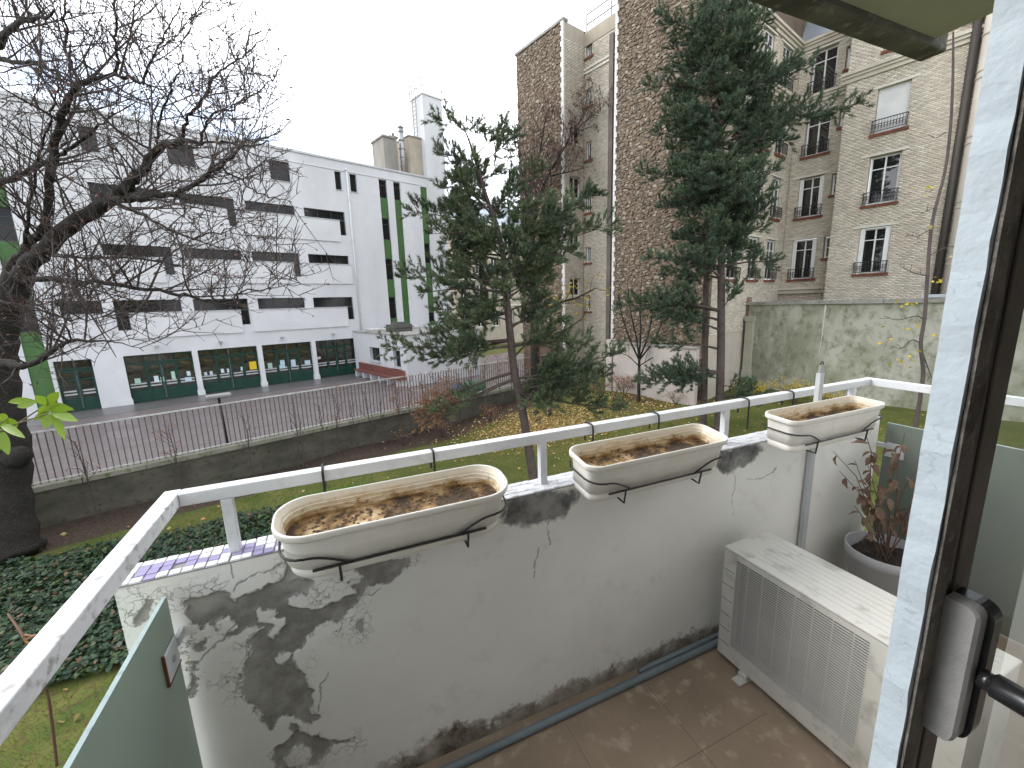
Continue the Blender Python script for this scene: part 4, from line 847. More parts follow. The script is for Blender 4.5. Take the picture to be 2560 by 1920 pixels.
# ---- frosted side panels
M_frost = mat('frosted_green_glass', (.27, .345, .28), .35, (.225, .295, .24), 1.2, spec=.5); M_fedge = mat('glass_edge', (.33, .42, .40), .3, (.28, .36, .35), 6, c3=(.2, .26, .26)); M_plate = mat('clamp_white', (.60, .62, .63), .5, (.5, .52, .53), 12); M_rust = mat('rust', (.16, .062, .03), .9, (.09, .035, .02), 25)
M_frost_dim = mat('frosted_backlit_glass', (.165, .195, .168), .35, (.14, .168, .145), 1.2, spec=.5)  # frosted glass copy, darker and greyer; the backlit look is put into its colour
for sx, xx, lab in ((1, -.488, 'green frosted glass side panel with sky blue edge and rusty clamp'), (-1, 2.925, 'frosted glass side panel behind the potted dead plant, backlit dimness put into its colour')):
    gp_ = thing('glass_panel', lab, 'panel', (xx, .8, 4.25)); mb = MB(); mb.box(xx-.005, xx+.005, .31, 1.30, 4.30, 5.246); mb.build('sheet', M_frost if sx > 0 else M_frost_dim, gp_)
    mb = MB(); mb.box(xx-.0052, xx+.0052, .31, 1.30, 5.2461, 5.249); mb.build('polished_edge', M_fedge, gp_)
    x1 = xx+sx*.0055; mb = MB(); mb.box(min(x1, x1+sx*.007), max(x1, x1+sx*.007), 1.205, 1.285, 5.055, 5.135); mb.build('clamp_plate', [M_plate], gp_, bevel=.002)
    mb = MB(); mb.box(min(x1+sx*.0001, x1+sx*.0069), max(x1+sx*.0001, x1+sx*.0069), 1.2, 1.29, 5.050, 5.0545) ; mb.box(min(x1, x1+sx*.006), max(x1, x1+sx*.006), 1.2, 1.2045, 5.05, 5.14); mb.build('rusty_rim', M_rust if sx > 0 else M_plate, gp_)
    mb = MB(); mb.tube([(x1+sx*.0072, 1.245, 5.095), (x1+sx*.011, 1.245, 5.095)], .009, 10); mb.build('bolt', M_steel, gp_); mb = MB(); mb.box(min(x1, x1+sx*.012), max(x1, x1+sx*.012), 1.2852, 1.331, 5.10, 5.125); mb.build('bracket_arm', M_plate, gp_)
# ---- planters and their brackets
def planform(Lx, Dy, kind, n=64):
    """rounded rectangle outline, n points"""
    rx, ry = (Dy*.46, Dy*.42) if kind == 'round' else (Dy*.26, Dy*.22); ex, ey = Lx/2-rx, Dy/2-ry; P = []; q = n//4
    for cx, cy, a0 in ((ex, ey, 0), (-ex, ey, 90), (-ex, -ey, 180), (ex, -ey, 270)):
        for k in range(q):
            t = math.radians(a0+90*k/(q-1)); c, s = math.cos(t), math.sin(t); x = cx+rx*c; y = cy+ry*s
            if kind != 'round': y *= 1-.12*max(0, (abs(x)-Lx*.30)/(Lx*.2))
            P.append((x, y))
    return P
mt, nt, b = new_mat('planter_plastic'); b.inputs['Roughness'].default_value = .5; nl = noise(nt, 5, 5); nz_ = noise(nt, 22, 5, stretch=(1, 1, .4)); c_ = mixc(nt, ramp(nt, nl.outputs['Fac'], [(.4, 0), (.65, 1)]).outputs[0], (.75, .73, .67), (.67, .645, .58)); c_ = mixc(nt, ramp(nt, nz_.outputs['Fac'], [(.6, 0), (.8, .5)]).outputs[0], c_, (.52, .48, .41)); nt.links.new(c_, b.inputs['Base Color']); M_plast = mt
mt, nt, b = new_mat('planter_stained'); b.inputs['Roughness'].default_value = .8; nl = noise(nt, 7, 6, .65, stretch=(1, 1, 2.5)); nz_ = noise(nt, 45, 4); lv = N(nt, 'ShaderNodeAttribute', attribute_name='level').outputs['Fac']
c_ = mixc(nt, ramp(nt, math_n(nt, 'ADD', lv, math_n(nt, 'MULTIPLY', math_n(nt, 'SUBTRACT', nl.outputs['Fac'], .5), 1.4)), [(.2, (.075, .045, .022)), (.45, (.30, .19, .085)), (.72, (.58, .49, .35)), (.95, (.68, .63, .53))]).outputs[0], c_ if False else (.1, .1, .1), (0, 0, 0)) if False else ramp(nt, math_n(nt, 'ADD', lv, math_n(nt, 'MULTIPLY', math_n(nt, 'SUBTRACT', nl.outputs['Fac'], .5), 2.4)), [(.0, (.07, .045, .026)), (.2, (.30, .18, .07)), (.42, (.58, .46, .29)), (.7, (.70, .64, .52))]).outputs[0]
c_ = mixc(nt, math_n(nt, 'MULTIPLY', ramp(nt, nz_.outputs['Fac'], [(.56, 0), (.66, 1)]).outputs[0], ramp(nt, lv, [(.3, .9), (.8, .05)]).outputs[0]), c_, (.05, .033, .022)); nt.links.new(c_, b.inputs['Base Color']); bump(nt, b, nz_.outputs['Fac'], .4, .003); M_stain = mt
def planter(kind, x0, x1, yb, yf, zb, zf, h, label, blabel, hooks):
    Lx = x1-x0; Dy = math.hypot(yb-yf, zb-zf); cx = (x0+x1)/2; cy = (yb+yf)/2; cz = (zb+zf)/2; tl_ = math.atan2(zb-zf, yb-yf)
    c, s = math.cos(tl_), math.sin(tl_)
    def T(p): x, y, z = p; return np.array([cx+x, cy+y*c-z*s, cz+y*s+z*c])
    def ring(sx, sy, z, n=64): return [T((x*1.0-math.copysign(Lx/2*(1-sx), x)*min(1, abs(x)/(Lx*.3)), y*sy, z)) for x, y in planform(Lx, Dy, kind, n)]
    pl_ = thing('planter_box', label, 'planter', T((0, 0, -h)))
    mb = MB(); prf = [(.905, .80, -h), (.915, .83, -h+.004), (.92, .845, -h+.031), (.900, .825, -h+.033), (.938, .866, -h+.036), (.945, .88, -h+.09)]
    for k in range(4): zz = -h+.095+k*.008; prf += [(.948+k*.003, .89+k*.008, zz), (.945+k*.003, .885+k*.008, zz+.004)]
    prf += [(.965, .93, -.026), (.968, .935, -.022), (.995, .985, -.021), (1.0, 1.0, -.017), (1.0, 1.0, -.004), (.996, .99, 0), (.981, .95, 0), (.978, .944, -.003)]
    mb.loft([ring(a, e, z) for a, e, z in prf], True, False); mb.build('tub', M_plast, pl_, smooth=True)
    mb = MB(); lev = []; prf = [(.978, .944, -.003), (.950, .900, -.018)]
    z = -.02; k = 0
    while z > -h*.45:
        prf += [(.945-.007*k, .888-.018*k, z-.007), (.938-.007*k, .872-.018*k, z-.008)]; z -= .014; k += 1
    rings = [ring(a, e, zz) for a, e, zz in prf]; mb.loft(rings, False, True); o = mb.build('inner_wall', M_stain, pl_); o['label'] = 'stained ribbed inside with rusty residue'
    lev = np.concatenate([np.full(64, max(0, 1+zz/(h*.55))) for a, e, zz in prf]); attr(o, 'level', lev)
    zb_ = prf[-1][2]; rgx = random.Random(int(x0*1000)); mb = MB()
    for k in range(260 if kind == 'round' else 60):
        x = rgx.uniform(-Lx*.40, Lx*.42); y = rgx.uniform(-Dy*.34, Dy*.34); r = rgx.uniform(.003, .009); p = [T((x+r*math.cos(t), y+r*math.sin(t)*.8, zb_+.001)) for t in (0, 1.3, 2.5, 3.8, 5)]+[T((x, y, zb_+r*.9))]
        mb.add(p, [(0, 1, 5), (1, 2, 5), (2, 3, 5), (3, 4, 5), (4, 0, 5)])
    o = mb.build('soil_crumbs', mat('dry_soil', (.06, .042, .028), .95, (.22, .15, .08), 60), pl_); o['kind'] = 'stuff'
    # bracket
    bk = thing('planter_bracket', blabel, 'bracket', T((0, 0, -h-.012))); wr = .0035; hy = -Dy/2
    mb = MB(); mb.tube([T((-Lx*.37, hy*.865-.006, -h+.038)), T((Lx*.36, hy*.865-.006, -h+.038))], .0042, 6); mb.build('front_bar', M_black, bk)
    for sgn in (-1, 1):
        P = []
        for k in range(9):
            t = k/8; P.append(T((sgn*Lx*lerp(.22, .40, t**.9), hy*lerp(.875, .93, t)-.006, -h+lerp(.038, .088, math.sin(t*math.pi/2)))))
        for k in range(7):
            t = k/6*math.pi*.5; P.append(T((sgn*(Lx*.40+(Lx*.085)*math.sin(t)), hy*(.94*math.cos(t)**.6 if math.cos(t) > 1e-6 else 0)-.006*(1-k/6), -h+.09)))
        P += [T((sgn*Lx*.485, -hy*.6, -h+.09)), T((sgn*Lx*.45, -hy*.98, -h+.09))]
        mb = MB(); mb.tube(P, wr, 6); mb.build('end_hoop', M_black, bk, smooth=True)
        x = sgn*Lx*.27; mb = MB(); mb.tube([T((x, -hy*.9, -h-.012)), T((x, hy*.8, -h-.012)), T((x, hy*.865-.012, -h-.012)), T((x, hy*.865-.014, -h+.046))], wr, 6); mb.build('underside_wire', M_black, bk)
    for hx in hooks:
        yb_ = yb+.01; pth = [(hx, 1.3665, zb-.11), (hx, 1.3665, 5.485), (hx, 1.369, 5.498), (hx, 1.376, 5.5045), (hx, 1.40, 5.5065), (hx, 1.420, 5.5045), (hx, 1.4245, 5.496), (hx, 1.4245, 5.425)]
        mb = MB(); mb.tube(pth, wr*1.15, 8); mb.build('rail_hook', M_black, bk, smooth=True)
    return pl_
planter('round', -.205, .49, 1.345, 1.146, 5.442, 5.410, .160, 'cream planter box with rounded ends and dark soil stains, above the peeling paint', 'black wire bracket holding the round ended planter above the peeling paint', (-.07, .28))
planter('chamfer', .775, 1.465, 1.335, 1.142, 5.453, 5.424, .158, 'cream planter box with squared ends between two railing posts, orange stains inside', 'black wire bracket holding the middle planter', (.93, 1.27))
planter('chamfer', 1.80, 2.50, 1.29, 1.108, 5.466, 5.454, .156, 'cream planter box with squared ends beside the tall hooked pole', 'black wire bracket holding the planter beside the hooked pole', (1.83, 2.16))
# ---- hooked pole
po = thing('hooked_pole', 'tall flat grey pole with an iron hook on top, leaning by the parapet', 'pole', (2.27, 1.31, FZ))
mb = MB(); mb.loft([[(2.25+dx, 1.30+dy, FZ) for dx, dy in ((0, 0), (.034, 0), (.034, .022), (0, .022))], [(2.252+dx, 1.303+dy, 5.60) for dx, dy in ((0, 0), (.032, 0), (.032, .022), (0, .022))]], True, True); mb.build('shaft', mat('pole_grey', (.50, .52, .53), .5, (.42, .44, .45), 8), po)
mb = MB(); mb.box(2.256, 2.279, 1.308, 1.318, 5.60, 5.642); mb.build('iron_strap', M_steel, po)
mb = MB(); mb.tube([(2.278, 1.312, 5.605)]+[(2.268+.011*math.cos(t), 1.312, 5.648+.011*math.sin(t)) for t in np.linspace(0, 4.2, 10)], .0028, 6); mb.build('hook', M_black, po)
# ---- air conditioner
M_ac = mat('ac_cream', (.56, .55, .505), .6, (.46, .45, .40), 2.2, bscale=80, bstr=.1, c3=(.38, .37, .325)); M_acd = mat('ac_inside', (.016, .016, .016), .8); M_slat = mat('ac_slat', (.52, .515, .48), .5)
ax0, ax1, ay0, ay1, az0, az1 = 1.553, 1.835, .40, 1.222, 4.325, 4.88
ac = thing('air_conditioner', 'cream outdoor air conditioner unit with slatted grille on the balcony floor', 'air conditioner', ((ax0+ax1)/2, .8, FZ))
gy0, gy1, gz0, gz1 = .65, 1.157, 4.405, 4.842
FAC = Frame((ax0, 0, 0), (0, -1, 0), (1, 0, 0))
mb = MB(); wall_cells(mb, FAC, -ay1, -ay0, az0, az1-.012, [(-gy1, -gy0, gz0, gz1)], .03)
mb2 = MB(); S = FAC
for q in ([(ax0, ay1, az0), (ax1, ay1, az0), (ax1, ay1, az1-.012), (ax0, ay1, az1-.012)], [(ax1, ay0, az0), (ax0, ay0, az0), (ax0, ay0, az1-.012), (ax1, ay0, az1-.012)], [(ax1, ay1, az0), (ax1, ay0, az0), (ax1, ay0, az1-.012), (ax1, ay1, az1-.012)]): mb.quad(*q)
mb.build('casing', M_ac, ac)
mb = MB(); mb.box(ax0-.003, ax1+.003, ay0-.003, ay1+.003, az1-.012, az1); mb.build('lid', M_ac, ac, bevel=.008)
mb = MB(); mb.box(ax0+.075, ax0+.08, gy0-.03, gy1+.03, gz0-.03, gz1+.03); mb.build('inner_panel', M_acd, ac)
mb = MB(); mb.tube([(ax0+.05, .88, 4.6), (ax0+.072, .88, 4.6)], .05, 16)
for k in range(4):
    t = k*math.pi/2+.4; P = [(ax0+.055+.012*math.sin(q*2), .88+(.05+.15*q)*math.cos(t+q*.5), 4.6+(.05+.15*q)*math.sin(t+q*.5)) for q in (0, .5, 1)]; P2 = [(ax0+.068, .88+(.05+.15*q)*math.cos(t+.75+q*.4), 4.6+(.05+.15*q)*math.sin(t+.75+q*.4)) for q in (0, .5, 1)]
    mb.add(P+P2, [(0, 1, 4, 3), (1, 2, 5, 4)])
mb.build('fan', mat('fan_grey', (.14, .14, .135), .6), ac)
mb = MB(); mb.box(ax0+.001, ax0+.007, gy0+.001, gy1-.001, 0, .0042); 
nsl = 40; sl = None
for k in range(nsl):
    z = lerp(gz0+.006, gz1-.010, k/(nsl-1))
    if sl is None:
        mb = MB(); mb.box(ax0-.002, ax0+.004, gy0-.004, gy1+.004, z, z+.0036); sl = mb.build('grille_slat', M_slat, ac); zsl = z
    else: inst(sl, (0, 0, z-zsl))
for k in range(7):
    y = lerp(gy0+.05, gy1-.05, k/6); mb = MB(); mb.box(ax0+.0075, ax0+.0105, y-.0015, y+.0015, gz0, gz1); mb.build('grille_rib', M_slat, ac)
for k in range(6):
    y = 1.2; z = az0+.07+k*.075; mb = MB(); mb.box(ax0-.0012, ax0+.0, gy1+.008, ay1-.002, z, z+.0018); mb.build('casing_groove', M_acd, ac)
for k in range(7):
    x = ax0+.045+k*.032; mb = MB(); mb.box(x, x+.0016, ay0+.02, ay1-.1, az1-.0002, az1+.0006); mb.build('lid_rib', mat('rib_shade', (.42, .41, .37), .6), ac)
for y in (.55, 1.08): mb = MB(); mb.box(ax0-.05, ax1+.04, y-.022, y+.022, FZ+.001, FZ+.012); mb.box(ax0-.012, ax1+.01, y-.02, y+.02, FZ+.012, az0); mb.build('foot', M_ac, ac, bevel=.004)
# ---- floor pipes
M_pvc = mat('pvc_grey_blue', (.175, .215, .235), .45, (.14, .175, .19), 6)
pp = thing('drain_pipe', 'grey blue plastic drain pipe lying along the parapet foot', 'pipe', (.8, 1.26, FZ)); mb = MB(); mb.tube([(-.4, 1.262, FZ+.016), (.6, 1.266, FZ+.016), (1.55, 1.27, FZ+.016), (2.3, 1.275, FZ+.016)], .0155, 12); mb.build('pipe_run', M_pvc, pp, smooth=True)
p2_ = thing('coolant_pipe', 'second thin grey pipe tucked behind the drain pipe', 'pipe', (1.5, 1.3, FZ)); mb = MB(); mb.tube([(1.15, 1.303, FZ+.012), (1.6, 1.305, FZ+.013), (2.3, 1.31, FZ+.013)], .012, 10); mb.build('pipe_run', M_pvc, p2_, smooth=True)
# floor litter: flakes of paint and dirt crumbs
mb = MB()
for k in range(150):
    x = random.uniform(-.4, 1.5); y = 1.33-abs(random.gauss(0, .05))-.004 if random.random() < .75 else random.uniform(.5, 1.2); r = random.uniform(.001, .0045); t0 = random.random()*6
    mb.add([(x+r*math.cos(t0+t), y+r*math.sin(t0+t)*.7, FZ+.0006+random.uniform(0, .002)) for t in (0, 1.6, 3.1, 4.6)], [(0, 1, 2, 3)])
tag(mb.build('paint_flakes', mat('flake', (.45, .43, .38), .9, (.2, .17, .13), 30)), 'fallen paint flakes along the parapet foot', 'debris', kind='stuff')
# ---- pot with the dead plant
pt = thing('plant_pot', 'round grey plastic pot with a withered brown leaved plant', 'potted plant', (2.60, 1.08, FZ)); prf = [(.115, 0), (.118, .005), (.165, .30), (.175, .31), (.178, .36), (.172, .362), (.168, .355), (.160, .31), (.155, .30)]
mb = MB(); mb.loft([[(2.60+r*math.cos(t), 1.08+r*math.sin(t), FZ+.002+z) for t in np.linspace(0, 2*math.pi, 33)[:-1]] for r, z in prf], True, False); mb.build('pot', mat('pot_grey', (.46, .465, .475), .55, (.40, .405, .41), 4), pt, smooth=True)
mb = MB(); R_ = np.linspace(0, .16, 7); rings = [[(2.60+r*math.cos(t), 1.08+r*math.sin(t), FZ+.302+.018*math.sin(t*5+r*60)*r/.16+random.uniform(0, .012)) for t in np.linspace(0, 2*math.pi, 25)[:-1]] for r in R_[::-1]]; mb.loft(rings, False, True); mb.build('potting_soil', mat('soil_dark', (.035, .028, .022), .95, (.07, .055, .045), 40, bscale=60, bstr=.8, bdist=.02), pt)
M_stem = mat('dry_stem', (.12, .075, .05), .8); M_dry = leafmat('dry_leaf', [(.10, .055, .036), (.16, .095, .065), (.26, .18, .13), (.13, .075, .052)], .7, .15)
def dry_leaf(mb, p, d, L_, rg):
    d = d/np.linalg.norm(d); sd_ = np.cross(d, [rg.uniform(-.4, .4), rg.uniform(-.4, .4), 1.0]); sd_ /= np.linalg.norm(sd_)+1e-9; up = np.cross(sd_, d); W_ = L_*rg.uniform(.28, .42); cu = rg.uniform(.15, .5); n = 5; A_ = []
    for k in range(n+1):
        t = k/n; w_ = W_*math.sin(math.pi*min(.97, t*.92+.05))**.8; ax_ = p+d*L_*t-up*cu*L_*t*t*1.1; lift = up*w_*rg.uniform(.3, .8)
        A_ += [ax_-sd_*w_*.75+lift, ax_, ax_+sd_*w_*.75+lift*rg.uniform(.5, 1.1)]
    F = []
    for k in range(n): F += [(3*k, 3*k+1, 3*k+4, 3*k+3), (3*k+1, 3*k+2, 3*k+5, 3*k+4)]
    mb.add(A_, F)
rg = random.Random(21); stems = MB(); nl_ = 0; b0 = np.array([2.60, 1.08, FZ+.30])
tips = [(2085, 1012+0), (2262, 1080), (2238, 1175), (2180, 1180), (2140, 1170), (2235, 1270), (2200, 1240), (2170, 1150), (2290, 1150), (2300, 1250), (2215, 1330), (2150, 1255)]
for k, (px, py) in enumerate([(2262, 1085), (2150, 1040), (2275, 1180), (2175, 1165), (2215, 1215), (2130, 1150), (2255, 1285), (2195, 1270), (2300, 1230), (2320, 1150), (2340, 1250), (2090, 1130), (2140, 1215), (2120, 1265), (2105, 1185), (2230, 1120)]):
    dep = 2.45+rg.uniform(-.12, .12); tip = at_depth(px, py, dep*.92); P = [b0+np.array([rg.uniform(-.03, .03), rg.uniform(-.03, .03), 0])]
    for q in (.35, .7, 1): P.append(P[0]+(tip-P[0])*q+np.array([rg.uniform(-.025, .025), rg.uniform(-.025, .025), .05*math.sin(q*3)]))
    stems.tube(P, [.0035, .0026, .002, .0013], 5)
    for j in range(rg.randint(4, 7)):
        t = rg.uniform(.3, 1.0); i_ = min(2, int(t*3)); p = P[i_]+(P[i_+1]-P[i_])*(t*3-i_); m2 = MB(); dry_leaf(m2, p, np.array([rg.uniform(-1, 1), rg.uniform(-1, 1), rg.uniform(-1.3, .1)]), rg.uniform(.04, .072), rg); m2.build('leaf', M_dry, pt)
stems.build('stems', M_stem, pt)
# ================================================================ PLANTING
FWD = AX[:, 2]
def depth_of(P): return float(np.dot(np.array(P)-CAM, FWD))
def proj(P):
    q = AX.T @ (np.array(P)-CAM); return 1280+FPX*q[0]/q[2], 960+FPX*q[1]/q[2]
def unit(v): return v/(np.linalg.norm(v)+1e-9)
def catmull(P, n=5):
    P = [np.array(p, float) for p in P]; P = [2*P[0]-P[1]]+P+[2*P[-1]-P[-2]]; out = []
    for i in range(1, len(P)-2):
        for k in range(n):
            t = k/n; a, b_, c, d = P[i-1:i+3]
            out.append(.5*((2*b_)+(-a+c)*t+(2*a-5*b_+4*c-d)*t*t+(-a+3*b_-3*c+d)*t**3))
    out.append(P[-2]); return out
def pxline(L_, dep):
    """[(px,py,radius_m)] at an optical depth (number or list) -> smooth 3-D path with radii"""
    n = len(L_); D = dep if hasattr(dep, '__len__') else [dep]*n
    P = [at_depth(x, y, D[i]) for i, (x, y, r) in enumerate(L_)]; Q = catmull(P); R_ = np.interp(np.linspace(0, n-1, len(Q)), range(n), [r for _, _, r in L_]); return Q, list(R_)
M_bark = mat('bark_dark', (.026, .021, .018), .95, (.015, .013, .012), 6, bscale=22, bstr=1.0, bdist=.06, c3=(.045, .048, .028))
M_twig = mat('twig_bark', (.078, .060, .055), .9, (.05, .038, .036), 3)
M_pbark = mat('pine_bark', (.085, .062, .052), .95, (.045, .035, .032), 7, bscale=22, bstr=.9, bdist=.04, c3=(.13, .10, .085))
def sprout(mb, rg, P, R_, lvl, allowed=None, ends=None, up=.35, dens=(3.2, 4.5, 6), lens=((.9, 2.0), (.45, .95), (.15, .4)), t0=.12, curl=.35, tk=1.0):
    """branches along a path, recursively"""
    if lvl >= len(dens): return
    seg = [np.linalg.norm(P[i+1]-P[i]) for i in range(len(P)-1)]; tot = sum(seg); cum = np.concatenate([[0], np.cumsum(seg)])
    k = max(1, int(tot*dens[lvl]*rg.uniform(.8, 1.2)))
    for j in range(k):
        d = tot*(t0+(1-t0)*(j+rg.random())/k); i = min(len(seg)-1, int(np.searchsorted(cum, d)-1)); f = (d-cum[i])/(seg[i]+1e-9); p = P[i]+(P[i+1]-P[i])*f; tg = unit(P[i+1]-P[i]); r = R_[i]+(R_[i+1]-R_[i])*f
        rv = unit(np.array([rg.gauss(0, 1), rg.gauss(0, 1), rg.gauss(0, 1)])); pv = unit(rv-tg*np.dot(rv, tg)); dr = unit(tg*rg.uniform(.35, .8)+pv*rg.uniform(.6, 1)+np.array([0, 0, up*rg.uniform(.3, 1.2)]))
        L_ = rg.uniform(*lens[lvl])*(1-.35*d/tot); n = 4 if lvl < 2 else 2; Q = [p]; dd = dr
        for q in range(n):
            dd = unit(dd+np.array([rg.uniform(-1, 1), rg.uniform(-1, 1), rg.uniform(-.5, 1)+up*.5])*curl*.45); Q.append(Q[-1]+dd*L_/n)
        if allowed is not None:
            x, y = proj(Q[-1])
            if not inside(allowed, np.array([x]), np.array([y]))[0]: continue
        r0 = min(max(r*.62, .009), [.034, .017, .0105][lvl]*(1.2 if L_ > 1.2 else 1)*tk); RR = [max(.0055*tk, r0*(1-.65*q/n)) for q in range(n+1)]
        mb.tube(Q, RR, 5 if lvl == 0 else 4 if lvl == 1 else 3, cap=False)
        if ends is not None: ends.append((Q[-1], dd))
        sprout(mb, rg, Q, RR, lvl+1, allowed, ends, up, dens, lens, .15, curl, tk)
def scatter_leaves(pts, dirs, size, aspect, n_rng, droop=.0, curl=.25):
    """bent leaf quads (two triangles pairs) at points -> V,F"""
    n = len(pts); P = np.array(pts); D = np.array(dirs, float); D = D/(np.linalg.norm(D, axis=1)[:, None]+1e-9); D[:, 2] -= droop; D = D/(np.linalg.norm(D, axis=1)[:, None]+1e-9)
    rv = n_rng.normal(size=(n, 3)); S = np.cross(D, rv); S = S/(np.linalg.norm(S, axis=1)[:, None]+1e-9); U = np.cross(S, D); L_ = n_rng.uniform(size[0], size[1], n)[:, None]; W_ = L_*aspect
    c = curl*n_rng.uniform(.2, 1, (n, 1))*L_
    V = np.stack([P, P+D*L_*.45+S*W_*.5+U*c*.3, P+D*L_-U*c*.4, P+D*L_*.45-S*W_*.5+U*c*.3, P+D*L_*.5-U*c*.1], 1)
    b_ = (np.arange(n)*5)[:, None]; F = np.concatenate([b_+np.array(f)[None] for f in ((0, 1, 4), (1, 2, 4), (2, 3, 4), (3, 0, 4))])
    return V.reshape(-1, 3), F

# ---------------------------------------------------------------- bare tree at the left
rg = random.Random(4); base = on_ground(28, 1392); D0 = depth_of(base)
lt = thing('bare_tree', 'big dark bare tree with spreading mossy limbs beside the fence', 'tree', base)
c1 = lambda L_: [(x*.4219, y*.4219, r) for x, y, r in L_]; c2 = lambda L_: [(x*.4219, 600+y*.4219, r) for x, y, r in L_]
mb = MB()
Pt, Rt = pxline([(22, 1400, .72), (20, 1360, .58), (8, 1250, .52), (4, 1120, .52), (-4, 1000, .42), (-8, 900, .38), (0, 820, .36), (26, 740, .33), (48, 690, .28)], D0); Pt[0] = base+np.array([0, 0, -.1])
Rt = [r*(1+.07*math.sin(i*2.1)) for i, r in enumerate(Rt)]; mb.tube(Pt, Rt, 14, cap=True); mb.tube([at_depth(30, 1145, D0), at_depth(48, 1140, D0-.2), at_depth(64, 1130, D0-.3)], [.33, .26, .12], 9)
limbs = [c1([(110, 1650, .30), (220, 1510, .27), (360, 1390, .25), (520, 1270, .22), (640, 1190, .20), (760, 1100, .15), (840, 1010, .13), (920, 900, .105), (1060, 850, .085), (1160, 835, .05)]),
         c1([(60, 1600, .2), (180, 1440, .15), (260, 1340, .135), (290, 1200, .12), (300, 1000, .13), (340, 780, .115), (420, 580, .10), (470, 490, .09), (590, 465, .06), (700, 445, .05), (850, 495, .03), (1000, 540, .015)]),
         c1([(640, 1200, .12), (800, 1180, .10), (1000, 1150, .085), (1090, 1125, .06), (1200, 1060, .045), (1310, 980, .04), (1460, 870, .025), (1600, 830, .012)]),
         c2([(130, 215, .12), (250, 230, .10), (560, 250, .075), (850, 285, .06), (1100, 330, .05), (1340, 372, .035), (1440, 310, .022), (1620, 285, .012), (1830, 275, .006)]),
         c2([(10, 730, .2), (150, 740, .11), (280, 685, .09), (400, 605, .065), (560, 598, .03), (700, 610, .018), (850, 650, .008)]),
         c1([(-60, 1110, .13), (80, 1050, .11), (250, 965, .08), (400, 890, .06), (520, 800, .045), (570, 760, .04), (700, 660, .02), (860, 570, .01)]),
         c1([(-80, 330, .10), (60, 360, .075), (210, 375, .06), (320, 420, .045), (440, 500, .03)]),
         c1([(700, 450, .05), (690, 300, .04), (680, 120, .03), (690, -60, .015)]), c1([(850, 490, .035), (900, 350, .03), (960, 240, .022), (1080, 20, .012)]),
         c1([(1070, 840, .06), (1100, 720, .045), (1200, 600, .035), (1290, 450, .025), (1400, 350, .02), (1560, 250, .012), (1640, 130, .006)]), c1([(930, 890, .05), (940, 740, .035), (1000, 560, .028), (1060, 430, .02), (1100, 250, .014), (1150, 60, .008)]),
         c1([(1160, 860, .04), (1300, 840, .03), (1460, 860, .022), (1600, 800, .012), (1720, 720, .006)]), c1([(1180, 860, .04), (1240, 700, .03), (1380, 640, .025), (1500, 560, .016), (1620, 460, .01), (1690, 300, .006)]), c1([(1300, 1000, .035), (1420, 1060, .025), (1560, 1160, .016), (1720, 1190, .008)]),
         c1([(470, 500, .05), (400, 330, .04), (390, 120, .03), (370, -80, .02)]), c1([(150, 1440, .06), (190, 1160, .045), (250, 860, .035), (300, 700, .025), (350, 460, .015)]), c1([(0, 280, .12), (60, 170, .09), (200, 110, .06), (330, 70, .03)]),
         c2([(300, 90, .05), (500, 105, .04), (800, 110, .03), (1060, 150, .02)]), c2([(0, 350, .06), (200, 400, .035), (420, 470, .022), (640, 460, .012), (760, 480, .007)]), c2([(420, 600, .03), (380, 450, .02), (310, 330, .012)]), c1([(880, 1290, .04), (1020, 1360, .035), (1170, 1410, .025), (1330, 1360, .015), (1440, 1300, .008)]), c1([(720, 1230, .06), (880, 1285, .04)])]
bl = []
for L_ in limbs:
    n = len(L_); dep = [D0-(.35+2.4*(i/(n-1)))*(1 if L_[0][0] > -1 else .6) if L_[0][0] < 60 else D0-.6-1.2*min(1, L_[0][0]/300)-1.4*i/(n-1) for i in range(n)]
    P, R_ = pxline(L_, dep); P = [p+np.array([rg.gauss(0, .02), rg.gauss(0, .02), rg.gauss(0, .02)]) for p in P]; bl.append((P, R_))
bl = [(P, [r*.66 for r in R_]) for P, R_ in bl]
for P, R_ in bl: mb.tube(P, [max(.006, r) for r in R_], 8)
mb.build('trunk', M_bark, lt, smooth=True)
ALW = np.array([(-500, -400), (600, -400), (620, 20), (700, 60), (720, 180), (785, 225), (770, 330), (765, 470), (770, 560), (870, 690), (780, 790), (660, 790), (560, 860), (350, 870), (150, 1000), (-500, 1000)], float)
tw_ = MB(); ends = []
for i, (P, R_) in enumerate(bl): sprout(tw_, rg, P, R_, 0, ALW, ends, .3, (3.7, 4.6, 5.6), ((.8, 2.4), (.45, 1.1), (.16, .45)), .12, tk=.66)
tw_.build('crown_twigs', M_twig, lt)['kind'] = 'stuff'
pk_ = [e for e in ends if rg.random() < .25]; V, F = scatter_leaves([p for p, d in pk_], [d for p, d in pk_], (.04, .10), .45, RNG, .6)
o = mesh_obj('dry_buds', V, F, leafmat('bud_leaf', [(.10, .045, .045), (.16, .08, .07), (.09, .06, .05), (.2, .12, .08)], .8, .1), lt); o['kind'] = 'stuff'

